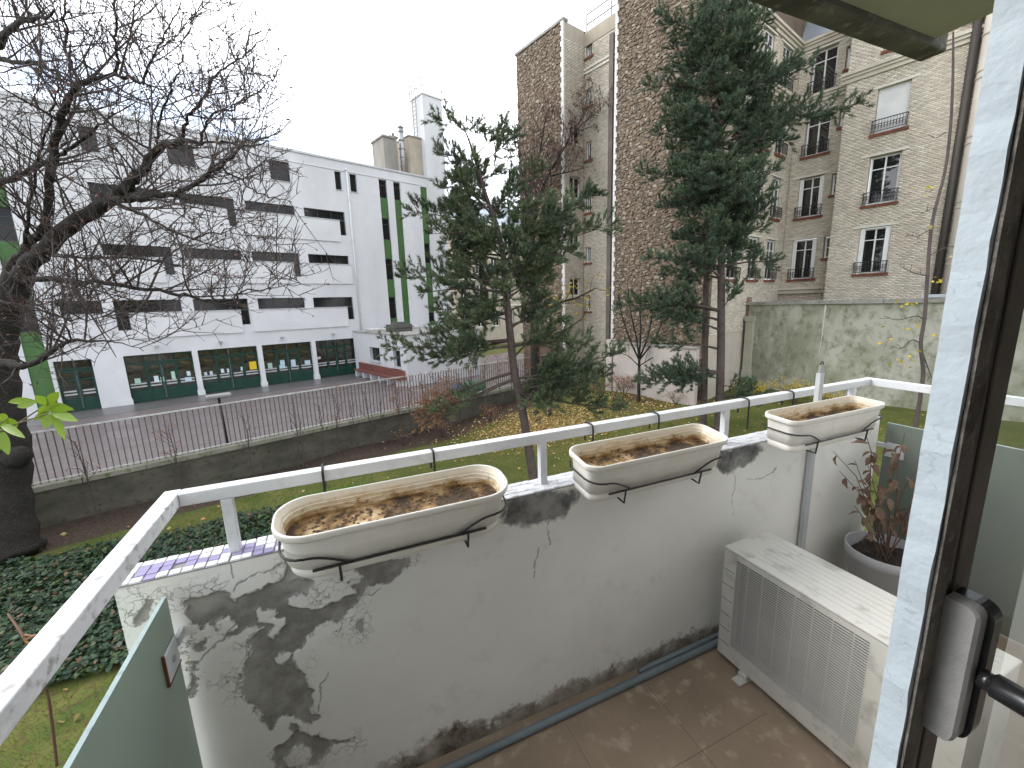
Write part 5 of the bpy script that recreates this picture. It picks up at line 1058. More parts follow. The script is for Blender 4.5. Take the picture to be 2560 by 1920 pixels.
# ---------------------------------------------------------------- pines
def tuft_arrays(P, D, rg, n=34, Ls=.17, Ln=.115, wd=.011):
    m_ = len(P); P = np.array(P); D = np.array(D); D = D/(np.linalg.norm(D, axis=1)[:, None]+1e-9)
    rv = rg.normal(size=(m_, 3)); A_ = np.cross(D, rv); A_ /= np.linalg.norm(A_, axis=1)[:, None]+1e-9; B_ = np.cross(D, A_)
    t = rg.random((m_, n)); an = rg.random((m_, n))*6.283; sp = rg.uniform(.35, 1.0, (m_, n))
    rad = A_[:, None]*np.cos(an)[..., None]+B_[:, None]*np.sin(an)[..., None]; dr = D[:, None]*np.cos(sp)[..., None]+rad*np.sin(sp)[..., None]
    o = P[:, None]+D[:, None]*(t*Ls)[..., None]; L_ = (Ln*rg.uniform(.7, 1.15, (m_, n)))[..., None]; sd_ = np.cross(dr, rg.normal(size=(m_, n, 3))); sd_ /= np.linalg.norm(sd_, axis=2)[..., None]+1e-9
    V = np.stack([o-sd_*wd*.5, o+sd_*wd*.5, o+dr*L_], 2).reshape(-1, 3); return V, np.arange(len(V)).reshape(-1, 3)
def needle_mat(name, a, c, e):
    mt, nt, b = new_mat(name); b.inputs['Roughness'].default_value = .65; b.inputs['Specular IOR Level'].default_value = .25
    n_ = noise(nt, 1.1, 3); r = ramp(nt, n_.outputs['Fac'], [(.35, a), (.6, c)]); q = ramp(nt, rnd_fac(nt), [(0, .65), (1, 1.35)]); nt.links.new(mixc(nt, 1, r.outputs[0], q.outputs[0], 'MULTIPLY'), b.inputs['Base Color'])
    return mt
M_need = needle_mat('pine_needles', (.060, .085, .050), (.105, .135, .068), 0); M_need2 = needle_mat('pine_needles_blue', (.056, .086, .056), (.092, .128, .074), 0); M_dead = needle_mat('dead_needles', (.20, .10, .05), (.28, .15, .08), 0)
def pine(name_label, trunk, deps, branches, rnd, seed, nmat=M_need, dens=1.0, needles=34, prof=None, tsz=1.0, trunk_sides=10):
    rg = random.Random(seed); ng = np.random.default_rng(seed); P, R_ = pxline(trunk, deps); tr = thing('pine_tree', name_label, 'tree', P[0])
    mb = MB(); mb.tube(P, R_, trunk_sides); zz = np.array([p[2] for p in P]); tp, td = [], []; br_ = MB(); dead_p, dead_d = [], []
    def on_trunk(z): i = int(np.clip(np.searchsorted(zz, z), 1, len(P)-1)); f = np.clip((z-zz[i-1])/(zz[i]-zz[i-1]+1e-9), 0, 1); return P[i-1]+(P[i]-P[i-1])*f, R_[i-1]+(R_[i]-R_[i-1])*f
    def branch(a, r, tip, lift, dead=0, fol=.45, dn=1.0):
        L_ = np.linalg.norm(tip-a); mid = a+(tip-a)*.5+np.array([rg.uniform(-.08, .08)*L_, rg.uniform(-.08, .08)*L_, lift*L_]); Q = catmull([a, a+(mid-a)*.5+np.array([0, 0, .01*L_]), mid, tip], 4); r0 = min(r*.5, .018+.016*L_); RR = [max(.006, r0*(1-.85*k/(len(Q)-1))) for k in range(len(Q))]; br_.tube(Q, RR, 5, cap=False)
        n = max(6, int(L_*10.5*dens*dn)); pp, dd_ = (dead_p, dead_d) if dead else (tp, td)
        for k in range(n):
            t = lerp(fol, 1.0, (k+rg.random())/n); i = min(len(Q)-2, int(t*(len(Q)-1))); p = Q[i]+(Q[i+1]-Q[i])*(t*(len(Q)-1)-i); tg = unit(Q[i+1]-Q[i]); sd_ = unit(np.cross(tg, [rg.gauss(0, 1), rg.gauss(0, 1), rg.gauss(0, 1)])); l = min(.85, .16+.28*L_*(1-t)+rg.uniform(0, .28)); dv = unit(tg*rg.uniform(.3, .9)+sd_*rg.uniform(.4, 1)+np.array([0, 0, rg.uniform(-.05, .65)])); e = p+dv*l
            br_.tube([p, p+dv*l*.5-np.array([0, 0, .02]), e], [.009, .007, .005], 3, cap=False); m2 = max(2, int(l/.11))
            for q in range(m2):
                f = (q+.6)/m2; o_ = p+dv*l*f; s2 = unit(dv+np.array([rg.gauss(0, .55), rg.gauss(0, .55), rg.uniform(-.1, .8)])); pp.append(o_+np.array([rg.gauss(0, .03)]*3)); dd_.append(s2)
            pp.append(e); dd_.append(unit(dv+np.array([0, 0, .4])))
        for q in range(4): pp.append(Q[-1]+unit(tip-a)*rg.uniform(-.15, .05)); dd_.append(unit(unit(tip-a)+np.array([rg.gauss(0, .3), rg.gauss(0, .3), .5])))
    for sy, tx, ty, dd, *opt in branches:
        zs_ = None
        for i in range(len(P)):
            if proj(P[i])[1] <= sy: zs_ = i; break
        a, r = (P[zs_], R_[zs_]) if zs_ is not None else (P[-1], R_[-1]); dep = depth_of(a)+dd; branch(a, r, at_depth(tx, ty, dep), .04 if ty < sy else -.03, opt[0] if opt else 0, opt[1] if len(opt) > 1 else .4, opt[2] if len(opt) > 2 else 1.0)
    for k in range(rnd):
        t = (k+rg.random())/rnd; z = lerp(prof[0][0], prof[-1][0], t); rad = np.interp(z, [q[0] for q in prof], [q[1] for q in prof])*rg.uniform(.5, 1.0); a, r = on_trunk(z-.25*rad*.5); an = rg.uniform(0, 6.283); tip = a+np.array([math.cos(an)*rad, math.sin(an)*rad, rad*rg.uniform(.05, .5)]); branch(a, r, tip, -.02)
    mb.build('trunk', M_pbark, tr, smooth=True); br_.build('branches', M_pbark, tr)
    V, F = tuft_arrays(tp, td, ng, needles, .19*tsz, .135*tsz, .019*tsz); o = mesh_obj('crown', V, F, nmat, tr)
    if dead_p: V, F = tuft_arrays(dead_p, dead_d, ng, 18, .15, .09, .014); mesh_obj('dead_shoots', V, F, M_dead, tr)
    return tr
# middle pine (leaning)
mbz = on_ground(1348, 1240); Dm = depth_of(mbz)
pine('leaning pine tree with open dark crown behind the middle planter', [(1348, 1245, .16), (1335, 1200, .15), (1306, 1025, .125), (1286, 930, .125), (1277, 850, .12), (1270, 780, .11), (1262, 700, .10), (1258, 640, .09), (1240, 560, .08), (1215, 490, .065), (1195, 420, .05), (1172, 350, .03), (1155, 310, .015)], Dm,
     [(330, 1097, 300, 0), (345, 1150, 318, .3), (360, 1205, 330, -.4), (400, 1262, 318, .2), (420, 1285, 335, -.3), (430, 1100, 388, -.4), (470, 1105, 470, .3), (520, 1112, 520, -.8), (590, 1024, 527, .2), (600, 1075, 585, -.7), (620, 1110, 610, .5), (560, 1140, 440, -1), (500, 1160, 400, .8), (540, 1350, 425, .2), (600, 1330, 520, -.9), (640, 1475, 478, .3), (650, 1420, 530, -.6), (690, 1532, 560, .1), (700, 1440, 620, -.7), (700, 1400, 660, .8), (640, 1180, 560, -1.1), (660, 1130, 640, .7), (680, 1290, 600, -1.2), (720, 1000, 693, .1), (740, 1060, 730, -.7), (760, 1095, 775, .5), (780, 1130, 800, -.9), (790, 1085, 835, .3), (850, 970, 868, -.2), (860, 1060, 900, .5), (870, 1130, 880, -.8), (830, 1390, 770, .5), (880, 1470, 855, .3), (900, 1400, 800, -.6), (760, 1370, 700, .8),
      (970, 1546, 885, .0), (985, 1480, 950, -.6), (990, 1440, 990, .4), (1000, 1520, 940, .6), (1000, 1400, 1005, -.6), (985, 1360, 985, .5), (1000, 1546, 1019, .3, 0, .62, .8), (975, 1470, 930, .9), (960, 1430, 940, -.3), (990, 1330, 1000, -.8),
      (945, 1060, 1010, .2, 1, .72), (955, 1090, 1030, -.2, 0, .6, .6), (960, 1050, 1045, .2, 1, .7)], 30, 31, M_need, 1.0, 34, [(mbz[2]+5.3, 1.2), (mbz[2]+7.5, 1.6), (mbz[2]+9.0, 1.3), (mbz[2]+10.3, .6)])
# right pine pair
Dr = depth_of(on_ground(1795, 1085))
pine('tall dense pine with a long branch towards the brick block', [(1793, 1090, .17), (1797, 1050, .16), (1802, 900, .145), (1803, 777, .14), (1803, 640, .13), (1803, 500, .12), (1801, 271, .10), (1796, 100, .075), (1790, -80, .05), (1785, -170, .02)], Dr,
     [(80, 1700, -60, .2), (120, 1650, 40, -.3), (160, 1880, -40, .3), (150, 1939, 27, -.2), (200, 1680, 120, .5), (260, 1618, 215, .1), (280, 1990, 160, -.4), (300, 2030, 165, .2), (320, 1660, 300, -.6), (330, 1920, 260, .6), (380, 2150, 258, -.3, 0, .35, 1.2), (390, 2060, 300, .1), (400, 1980, 350, -.5), (400, 1640, 330, .4), (460, 1600, 432, -.2), (440, 1690, 400, .7), (440, 1905, 370, .4), (480, 1880, 410, -.6), (520, 1690, 500, -.5), (560, 1650, 520, .4), (600, 1700, 590, .8), (560, 1880, 470, -.8), (600, 1916, 565, -.2, 0, .5), (680, 1935, 655, .3, 0, .55), (650, 1860, 610, .6), (690, 1625, 645, -.1), (720, 1660, 690, .6), (700, 1700, 650, -.7), (800, 1552, 765, .0), (800, 1600, 760, -.6), (810, 1650, 780, .5), (830, 1690, 800, -.4), (790, 1850, 720, -.3), (890, 1640, 860, .4, 0, .6, .6), (940, 1604, 945, -.2), (950, 1660, 930, .5), (960, 1700, 960, -.4), (950, 1620, 960, .8), (1000, 1880, 976, -.2), (1000, 1900, 990, .5), (990, 1850, 975, -.6)], 110, 77, M_need2, 1.0, 34, [(7.0, 1.0), (8.3, 1.6), (11.0, 2.1), (14.0, 2.2), (16.0, 1.6), (17.0, .7)])
Dr2 = depth_of(on_ground(1757, 1075))
pine('slim second pine trunk close beside the tall dense pine', [(1756, 1080, .14), (1760, 1000, .13), (1763, 825, .12), (1766, 640, .10), (1764, 450, .07), (1762, 300, .03)], Dr2, [(620, 1690, 600, .3), (700, 1700, 720, -.3), (500, 1720, 420, .4), (480, 1800, 420, .4), (560, 1700, 520, .2), (760, 1700, 800, .3), (400, 1740, 300, .2)], 20, 99, M_need2, 1.0, 30, [(7.5, .9), (9.5, 1.2), (12, .8)])

# ---------------------------------------------------------------- broadleaf trees behind
M_brownleaf = leafmat('brown_leaf', [(.10, .06, .042), (.15, .09, .06), (.20, .12, .085), (.12, .085, .065)], .8, .12); M_yellow = leafmat('yellow_leaf', [(.42, .30, .02), (.52, .40, .04), (.36, .30, .04), (.60, .46, .07)], .6, .3)
M_rust = leafmat('rust_leaf', [(.24, .115, .055), (.32, .17, .09), (.20, .10, .06), (.40, .25, .15)], .75, .2)
rg = random.Random(12); bb = on_ground(1339, 985); Db = depth_of(bb)
bt = thing('brown_leaf_tree', 'broadleaf tree with hanging brown leaves rising behind the leaning pine', 'tree', bb); mb = MB(); PB = []
for L_ in ([(1339, 990, .30), (1338, 900, .27), (1336, 800, .26), (1335, 720, .22), (1332, 640, .18), (1330, 540, .15)], [(1330, 545, .13), (1350, 490, .10), (1375, 430, .085), (1410, 370, .06), (1440, 320, .04), (1470, 270, .02)], [(1331, 600, .10), (1322, 500, .08), (1340, 420, .06), (1355, 350, .05), (1365, 290, .03), (1380, 262, .015)], [(1330, 540, .08), (1310, 460, .06), (1300, 400, .045), (1290, 330, .03), (1270, 300, .015)], [(1375, 440, .05), (1420, 430, .035), (1460, 420, .02)], [(1440, 325, .03), (1480, 290, .02), (1500, 290, .01)], [(1336, 800, .10), (1390, 760, .07), (1440, 745, .05), (1490, 720, .03)], [(1337, 850, .08), (1400, 830, .05), (1450, 800, .03), (1470, 770, .015)], [(1335, 740, .06), (1300, 700, .04), (1270, 720, .02)]):
    P, R_ = pxline(L_, Db); mb.tube(P, R_, 7); PB.append((P, R_))
mb.build('trunk', M_bark, bt, smooth=True); tw_ = MB(); ends = []
for P, R_ in PB[1:6]: sprout(tw_, rg, P, R_, 0, None, ends, .25, (4.2, 3.4, 3.6), ((.9, 2.4), (.5, 1.2), (.2, .42)), .1, tk=1.5)
ey = []
for P, R_ in PB[6:]: sprout(tw_, rg, P, R_, 0, None, ey, .15, (2.2, 2.6, 2.5), ((.6, 1.6), (.3, .8), (.15, .3)), .1)
tw_.build('twigs', M_twig, bt)['kind'] = 'stuff'; pts = [(p+np.array([rg.gauss(0, .07) for _ in range(3)]), np.array([rg.gauss(0, .6), rg.gauss(0, .6), -1])) for p, d in ends for _ in range(2) if rg.random() < .75]
V, F = scatter_leaves([p for p, d in pts], [d for p, d in pts], (.12, .24), .45, RNG, .3); o = mesh_obj('brown_leaves', V, F, M_brownleaf, bt); o['kind'] = 'stuff'
pts = [(p+np.array([rg.gauss(0, .12) for _ in range(3)]), np.array([rg.gauss(0, 1), rg.gauss(0, 1), -.2])) for p, d in ey for _ in range(5) if rg.random() < .75]
V, F = scatter_leaves([p for p, d in pts], [d for p, d in pts], (.12, .21), .6, RNG, .2); o = mesh_obj('yellow_leaves', V, F, M_yellow, bt); o['kind'] = 'stuff'
# young vase-shaped tree on the mound
rg = random.Random(15); yb = on_ground(1597, 1006); Dy_ = depth_of(yb); yt = thing('young_tree', 'young bare vase shaped tree with rusty leaves before the stone gable', 'tree', yb); mb = MB(); PB = []
for L_ in ([(1597, 1010, .085), (1597, 960, .08), (1598, 920, .07), (1598, 895, .06)], [(1598, 900, .05), (1575, 850, .04), (1555, 790, .03), (1545, 740, .012)], [(1598, 895, .05), (1590, 840, .04), (1575, 770, .028), (1568, 700, .01)], [(1598, 890, .05), (1602, 830, .04), (1600, 770, .03), (1605, 690, .01)], [(1599, 895, .05), (1620, 840, .04), (1632, 780, .028), (1645, 710, .01)], [(1600, 898, .045), (1635, 850, .035), (1660, 790, .02), (1672, 740, .01)], [(1597, 915, .03), (1570, 890, .02), (1540, 880, .01)], [(1598, 915, .03), (1640, 890, .02), (1690, 875, .01)]): P, R_ = pxline(L_, Dy_); mb.tube(P, R_, 6); PB.append((P, R_))
mb.build('trunk', M_bark, yt, smooth=True); tw_ = MB(); ends = []
for P, R_ in PB[1:]: sprout(tw_, rg, P, R_, 1, None, ends, .3, (0, 2.8, 3.5), ((1, 1), (.35, .9), (.12, .35)), .15)
tw_.build('twigs', M_twig, yt)['kind'] = 'stuff'; pts = [(p, d) for p, d in ends if p[2] < yb[2]+2.9]; pts = [(p+np.array([rg.gauss(0, .1) for _ in range(3)]), np.array([rg.gauss(0, 1), rg.gauss(0, 1), -.4])) for p, d in pts for _ in range(6)]
V, F = scatter_leaves([p for p, d in pts], [d for p, d in pts], (.05, .09), .6, RNG, .2); o = mesh_obj('rusty_leaves', V, F, M_rust, yt); o['kind'] = 'stuff'
# shrubs: rusty beech at the mound, yellow shrub by the mossy wall
def shrub(name, label, c, rx, rz, n, lm, seed, size=(.05, .09), stems=9, cat='shrub'):
    rg = random.Random(seed); t = thing(name, label, cat, c); mb = MB(); ends = []; P0 = np.array(c)
    for k in range(stems):
        a = k*6.283/stems+rg.uniform(-.3, .3); r = rx*rg.uniform(.4, 1); P = [P0+np.array([.05*math.cos(a), .05*math.sin(a), 0]), P0+np.array([r*.45*math.cos(a), r*.45*math.sin(a), rz*.55]), P0+np.array([r*math.cos(a), r*math.sin(a), rz*rg.uniform(.75, 1.05)])]; mb.tube(P, [.016, .011, .005], 4); sprout(mb, rg, P, [.016, .011, .005], 1, None, ends, .3, (0, 4.5, 4), ((1, 1), (.25*rx, .6*rx), (.1, .25)), .3)
    mb.build('stems', M_twig, t); q = [ends[rg.randrange(len(ends))] for _ in range(n)]; pts = [p+np.array([rg.gauss(0, .08) for _ in range(3)]) for p, d in q]
    V, F = scatter_leaves(pts, [np.array([rg.gauss(0, 1), rg.gauss(0, 1), rg.gauss(0, .5)]) for _ in pts], size, .55, RNG, .2); o = mesh_obj('foliage', V, F, lm, t); o['kind'] = 'stuff'
    return t
for k, (px, py, rx, rz, lm, n, lab) in enumerate([(1560, 985, .9, 1.0, M_rust, 900, 'rusty leaved shrub at the foot of the young vase shaped tree'), (1880, 1000, .9, .9, M_yellow, 900, 'bright yellow shrub at the mossy wall beside the cement downpipe'), (1985, 1000, .8, .85, M_yellow, 800, 'bright yellow shrub at the mossy wall below the hooked pole'), (2060, 1012, .7, .6, M_yellow, 380, 'small sparse yellow shrub at the mossy wall foot'), (1700, 960, .8, .8, M_rust, 380, 'thin rusty shrub before the low pale wall')]): shrub('shrub', lab, on_ground(px, py+8), rx, rz, n, lm, 40+k)
for k, (px, py, rx, rz, n, lab) in enumerate([(1225, 1052, .7, .7, 260, 'low russet twiggy shrub on the leaf carpet beside the leaning pine'), (1105, 1092, .8, .75, 240, 'low russet twiggy shrub under the dead pine shoots'), (1010, 1112, .6, .5, 60, 'small nearly bare shrub in the soil bed behind the round ended planter'), (1500, 985, .7, .6, 300, 'low russet shrub beside the fallen leaves and low pale wall'), (1690, 1010, .8, .5, 120, 'sparse bare shrub between the pine trunks and young tree')]): shrub('shrub', lab, on_ground(px, py), rx, rz, n, M_rust, 70+k)
# hedge of saplings along the retaining wall
def sapling(u, n_, h, leafy, seed, label, group):
    rg = random.Random(seed); P0 = FN*n_+FU*u; P0[2] = float(ground_z(P0[0], P0[1])); t = thing('hedge_sapling', label, 'sapling', P0, group); mb = MB(); top = P0+np.array([rg.uniform(-.12, .12), rg.uniform(-.12, .12), h]); P = catmull([P0-np.array([0, 0, .05]), P0+(top-P0)*.35+np.array([rg.uniform(-.06, .06), 0, 0]), P0+(top-P0)*.7+np.array([rg.uniform(-.06, .06), 0, 0]), top], 3); R_ = list(np.linspace(.026, .008, len(P))); mb.tube(P, R_, 5); ends = []
    sprout(mb, rg, P, R_, 1, None, ends, .45, (0, 5.0 if leafy else 4.0, 4.5), ((1, 1), (.3, .8), (.12, .3)), .42, tk=.7); mb.build('stem', M_twig, t)
    if leafy:
        q = [e for e in ends if e[0][2] > P0[2]+h*.45]; pts = [p+np.array([rg.gauss(0, .07) for _ in range(3)]) for p, d in q for _ in range(leafy)]
        if pts: V, F = scatter_leaves(pts, [np.array([rg.gauss(0, 1), rg.gauss(0, 1), -.3]) for _ in pts], (.045, .08), .6, RNG, .2); o = mesh_obj('dry_leaves', V, F, M_rust, t); o['kind'] = 'stuff'
for k, u in enumerate((-1.52, .46, 2.58, 4.05, 4.2, 4.95, 5.61, 6.3, 7.0, 7.6)):
    lf = 2 if k in (0, 1) else 3 if k == 6 else 0; sapling(u, 16.85, [2.5, 2.4, 2.35, 2.6, 1.9, 2.3, 2.55, 2.2, 2.5, 2.0][k], lf, 100+k, 'thin sapling with a few dry leaves before the retaining wall' if lf else 'thin bare sapling before the retaining wall', 'sparse leafed hedge saplings' if lf else 'bare hedge saplings')
for k, u in enumerate((8.36, 9.0, 9.62, 10.34, 11.0, 11.7, 12.5, 13.5, 14.4, 15.3, 16.3, 17.4, 18.5)): sapling(u, 16.95, 2.65+.1*math.sin(k*2), 9, 130+k, 'hedge sapling with a rusty leafy top before the playground fence', 'rusty leafed hedge saplings')
# thin tree with yellow leaves by the mossy wall
rg = random.Random(33); vb = on_ground(2300, 1120); Dv = 11.0; vb = at_depth(2285, 1065, Dv); vb[2] = float(ground_z(vb[0], vb[1])); vt = thing('slender_tree', 'slender bare tree with a few yellow leaves before the mossy wall', 'tree', vb); mb = MB(); P, R_ = pxline([(2300, 1000, .05), (2308, 930, .048), (2302, 860, .046), (2312, 790, .044), (2318, 700, .042), (2330, 560, .04), (2362, 430, .036), (2376, 320, .034), (2382, 200, .03), (2383, 80, .02)], Dv); P = [vb]+P; R_ = [.06]+R_; mb.tube(P, R_, 6); PB = [(P, R_)]
for L_ in ([(2305, 860, .02), (2280, 850, .014), (2255, 870, .01), (2225, 865, .005)], [(2312, 800, .02), (2290, 790, .014), (2245, 800, .009), (2210, 790, .005)], [(2306, 880, .018), (2320, 920, .012), (2330, 945, .006)], [(2320, 690, .015), (2280, 680, .01), (2245, 660, .005)], [(2331, 570, .015), (2295, 590, .01), (2265, 585, .005)], [(2365, 330, .014), (2340, 345, .01), (2330, 340, .005)], [(2335, 520, .012), (2300, 535, .008)], [(2322, 640, .014), (2360, 620, .008), (2385, 615, .005)]): q, r = pxline(L_, Dv); mb.tube(q, r, 5); PB.append((q, r))
ends = []
for P, R_ in PB[1:]: sprout(mb, rg, P, R_, 2, None, ends, .1, (0, 0, 6), ((1, 1), (1, 1), (.1, .35)), .2)
mb.build('trunk', M_twig, vt); pts = []
for x, y, n_ in ((2330, 470, 9), (2320, 570, 9), (2215, 840, 8), (2270, 895, 9), (2290, 810, 6), (2340, 830, 5), (2350, 700, 8), (2240, 905, 6), (2265, 760, 9), (2375, 640, 6)): pts += [at_depth(x+rg.gauss(0, 14), y+rg.gauss(0, 9), Dv+rg.gauss(0, .1)) for _ in range(n_)]
V, F = scatter_leaves(pts, [np.array([rg.gauss(0, 1), rg.gauss(0, 1), -.3]) for _ in pts], (.07, .14), .55, RNG, .2); o = mesh_obj('yellow_leaves', V, F, M_yellow, vt); o['kind'] = 'stuff'
# ---------------------------------------------------------------- ground cover
nr = np.random.default_rng(5)
IVY = poly_px([(-260, 1440), (0, 1420), (160, 1395), (400, 1345), (640, 1290), (860, 1260), (900, 1330), (640, 1400), (500, 1480), (480, 1640), (190, 1712), (0, 1760), (-260, 1800)])
x = nr.uniform(IVY[:, 0].min(), IVY[:, 0].max(), 90000); y = nr.uniform(IVY[:, 1].min(), IVY[:, 1].max(), 90000); jx = x+.25*np.sin(y*5)+nr.normal(0, .12, x.shape); k = inside(IVY, jx, y); x, y = x[k][:24000], y[k][:24000]
n = len(x); z = ground_z(x, y)+nr.uniform(.03, .20, n)+.08*vnoise(x*1.3+50, y*1.3+50, 9); an = nr.uniform(0, 6.283, n); s = nr.uniform(.018, .066, n); til = nr.normal(0, .35, (n, 2))
T5 = np.array([(0, -.9), (.75, -.5), (.95, .2), (.35, .3), (0, 1.1), (-.35, .3), (-.95, .2), (-.75, -.5)]); c, si = np.cos(an)[:, None], np.sin(an)[:, None]; lx = (T5[:, 0]*c-T5[:, 1]*si)*s[:, None]; ly = (T5[:, 0]*si+T5[:, 1]*c)*s[:, None]
V = np.stack([x[:, None]+lx, y[:, None]+ly, z[:, None]+lx*til[:, :1]+ly*til[:, 1:]], 2).reshape(-1, 3); F = (np.arange(n)*8)[:, None]+np.arange(8)[None]
mt, nt, b = new_mat('ivy_leaf'); b.inputs['Roughness'].default_value = .5; b.inputs['Specular IOR Level'].default_value = .25; r = ramp(nt, rnd_fac(nt), [(0, (.008, .020, .010)), (.5, (.016, .042, .018)), (.85, (.03, .062, .02)), (.93, (.06, .085, .025)), (.95, (.09, .05, .03)), (1, (.12, .075, .04))]); nt.links.new(r.outputs[0], b.inputs['Base Color'])
tag(mesh_obj('ivy', V, F, mt), 'dark green ivy carpet on the ground left of the parapet', 'ivy', kind='stuff')
# grass
def blades(x, y, h, w_, m_, name, label, cat='grass'):
    n = len(x); z = ground_z(x, y); an = nr.uniform(0, 6.283, n); ln = nr.normal(0, .5, (n, 2))*h[:, None]
    V = np.stack([np.stack([x-np.cos(an)*w_, y-np.sin(an)*w_, z-.005], 1), np.stack([x+np.cos(an)*w_, y+np.sin(an)*w_, z-.005], 1), np.stack([x+ln[:, 0], y+ln[:, 1], z+h], 1)], 1).reshape(-1, 3)
    return tag(mesh_obj(name, V, np.arange(3*n).reshape(-1, 3), m_), label, cat, kind='stuff')
def lawn_ok(x, y):
    n = x*FN[0]+y*FN[1]; s = soil_amt(x, y); return (n < 16.9) & (nr.random(x.shape) > s*1.1) & ~inside(IVY, x, y) & (y > 1.7) & (vnoise(x*.9+30, y*.9+30, 77) > .28)
x = nr.uniform(-7, 21, 230000); y = nr.uniform(1.8, 19, 230000); k = lawn_ok(x, y) & ((x*E2[0]+y*E2[1]) < 22.9); x, y = x[k], y[k]
M_grass = leafmat('grass_blade', [(.05, .085, .012), (.085, .13, .018), (.13, .165, .028), (.17, .15, .05)], .7, .25)
blades(x, y, nr.uniform(.025, .07, len(x)), .006, M_grass, 'grass', 'short mossy lawn grass in the garden')
# leaf litter
x = nr.uniform(-6, 21, 90000); y = nr.uniform(4, 21, 90000); n_ = x*FN[0]+y*FN[1]; p = litter_amt(x, y)*.95+.005; k = (nr.random(len(x)) < p) & (n_ < 17.2); x, y = x[k], y[k]; n = len(x)
V, F = scatter_leaves(np.stack([x, y, ground_z(x, y)+nr.uniform(.02, .06, n)], 1), np.stack([nr.normal(size=n), nr.normal(size=n), nr.normal(0, .12, n)], 1), (.07, .14), .65, nr, 0, .2)
tag(mesh_obj('fallen_leaves', V, F, leafmat('fallen_leaf', [(.40, .26, .08), (.55, .42, .18), (.30, .17, .06), (.62, .52, .28), (.45, .30, .12)], .8, .15)), 'golden fallen leaves strewn under the pines', 'leaves', kind='stuff')
for k, (px, py, c_) in enumerate(((503, 1308, 0), (556, 1315, 0), (530, 1342, 0), (640, 1305, 1), (95, 1336, 2), (170, 1342, 2), (145, 1810, 2), (185, 1813, 2), (250, 1522, 3))):
    P = on_ground(px, py)+np.array([0, 0, .12 if py < 1700 else .05]); V, F = scatter_leaves([P], [np.array([math.cos(k*2), math.sin(k*2), .1])], (.13, .16), .8, nr, 0, .3); m_ = (mat('leaf_orange', (.45, .20, .06), .7), mat('leaf_gold', (.55, .42, .05), .7), mat('leaf_straw', (.55, .42, .18), .7), mat('leaf_lime', (.40, .48, .16), .7))[c_]
    tag(mesh_obj('fallen_leaf', V, F, m_), ('fallen orange leaf lying on the ivy', 'fallen golden leaf lying on the ivy edge', 'fallen straw yellow leaf on the soil by the bare tree' if py < 1500 else 'fallen straw yellow leaf on the lawn under the worn side rail', 'pale lime leaf lying on the dark ivy')[c_], 'leaf', ('orange leaves on the ivy', None, 'straw leaves by the tree' if py < 1500 else 'straw leaves on the lawn', None)[c_])
# bright green bulb clumps
for k, (px, py) in enumerate(((745, 1262), (800, 1240), (880, 1222), (690, 1290))):
    P = on_ground(px, py); m_ = 130; x = P[0]+nr.normal(0, .22, m_); y = P[1]+nr.normal(0, .16, m_); blades(x, y, nr.uniform(.12, .26, m_), .010, M_lush if k else globals().setdefault('M_lush', leafmat('lush_blade', [(.07, .17, .02), (.11, .24, .03), (.16, .28, .05)], .5, .3)), 'bulb_clump', 'fresh green clump of bulb leaves behind the round ended planter', 'plant')['group'] = 'bulb leaf clumps'
# ---------------------------------------------------------------- small garden and yard things
bb = on_ground(1375, 1040); bo = thing('bollard_light', 'short dark bollard garden light standing in the fallen leaves', 'bollard', bb); B_ = lambda z: bb+np.array([0, 0, z]); mb = MB(); mb.tube([B_(-.05), B_(.52)], .085, 12); mb.build('post', mat('bollard_brown', (.045, .03, .028), .5), bo, smooth=True)
mb = MB(); mb.tube([B_(.521), B_(.72)], .065, 12); mb.build('lens', mat('bollard_lens', (.35, .33, .30), .2), bo, smooth=True); mb = MB(); mb.tube([B_(.721), B_(.76)], [.1, .08], 12); mb.build('cap', MATS['bollard_brown'], bo)
for k in range(4): a = k*1.571; mb = MB(); mb.tube([B_(.52)+np.array([.08*math.cos(a), .08*math.sin(a), 0]), B_(.722)+np.array([.08*math.cos(a), .08*math.sin(a), 0])], .008, 4); mb.build('guard_rod', M_black, bo)
lp = thing('yard_lamp', 'black yard lamp post with flat grey T head behind the fence', 'lamp', FF.p(2.06, .45, CY)); mb = MB(); mb.tube([FF.p(2.06, .45, CY), FF.p(2.02, .45, CY+1.75)], .045, 10); mb.build('post', M_black, lp, smooth=True); mb = MB(); mb.fbox(FF, 1.65, 2.4, .25, .62, CY+1.752, CY+1.87); mb.build('head', M_metal, lp, bevel=.03)
for k, (u_, c_, lab) in enumerate(((12.6, (.02, .06, .16), 'dark blue sack lying behind the playground fence'), (13.4, (.10, .30, .20), 'pale green sack lying behind the playground fence'), (14.0, (.05, .22, .12), 'mid green sack lying behind the playground fence'))):
    mb = MB(); rings = []
    for q in range(7): t = q/6; r = .42*math.sin(math.pi*(.12+.82*t))**.7; rings.append([FF.p(u_+r*math.cos(a)*(1+.12*math.sin(3*a+k)), .75+r*.7*math.sin(a), CY+.01+.62*t+.03*math.sin(4*a+q)) for a in np.linspace(0, 6.283, 15)[:-1]])
    mb.loft(rings, True, True); tag(mb.build('sack', mat('sack_%d' % k, c_, .5), smooth=True), lab, 'sack')
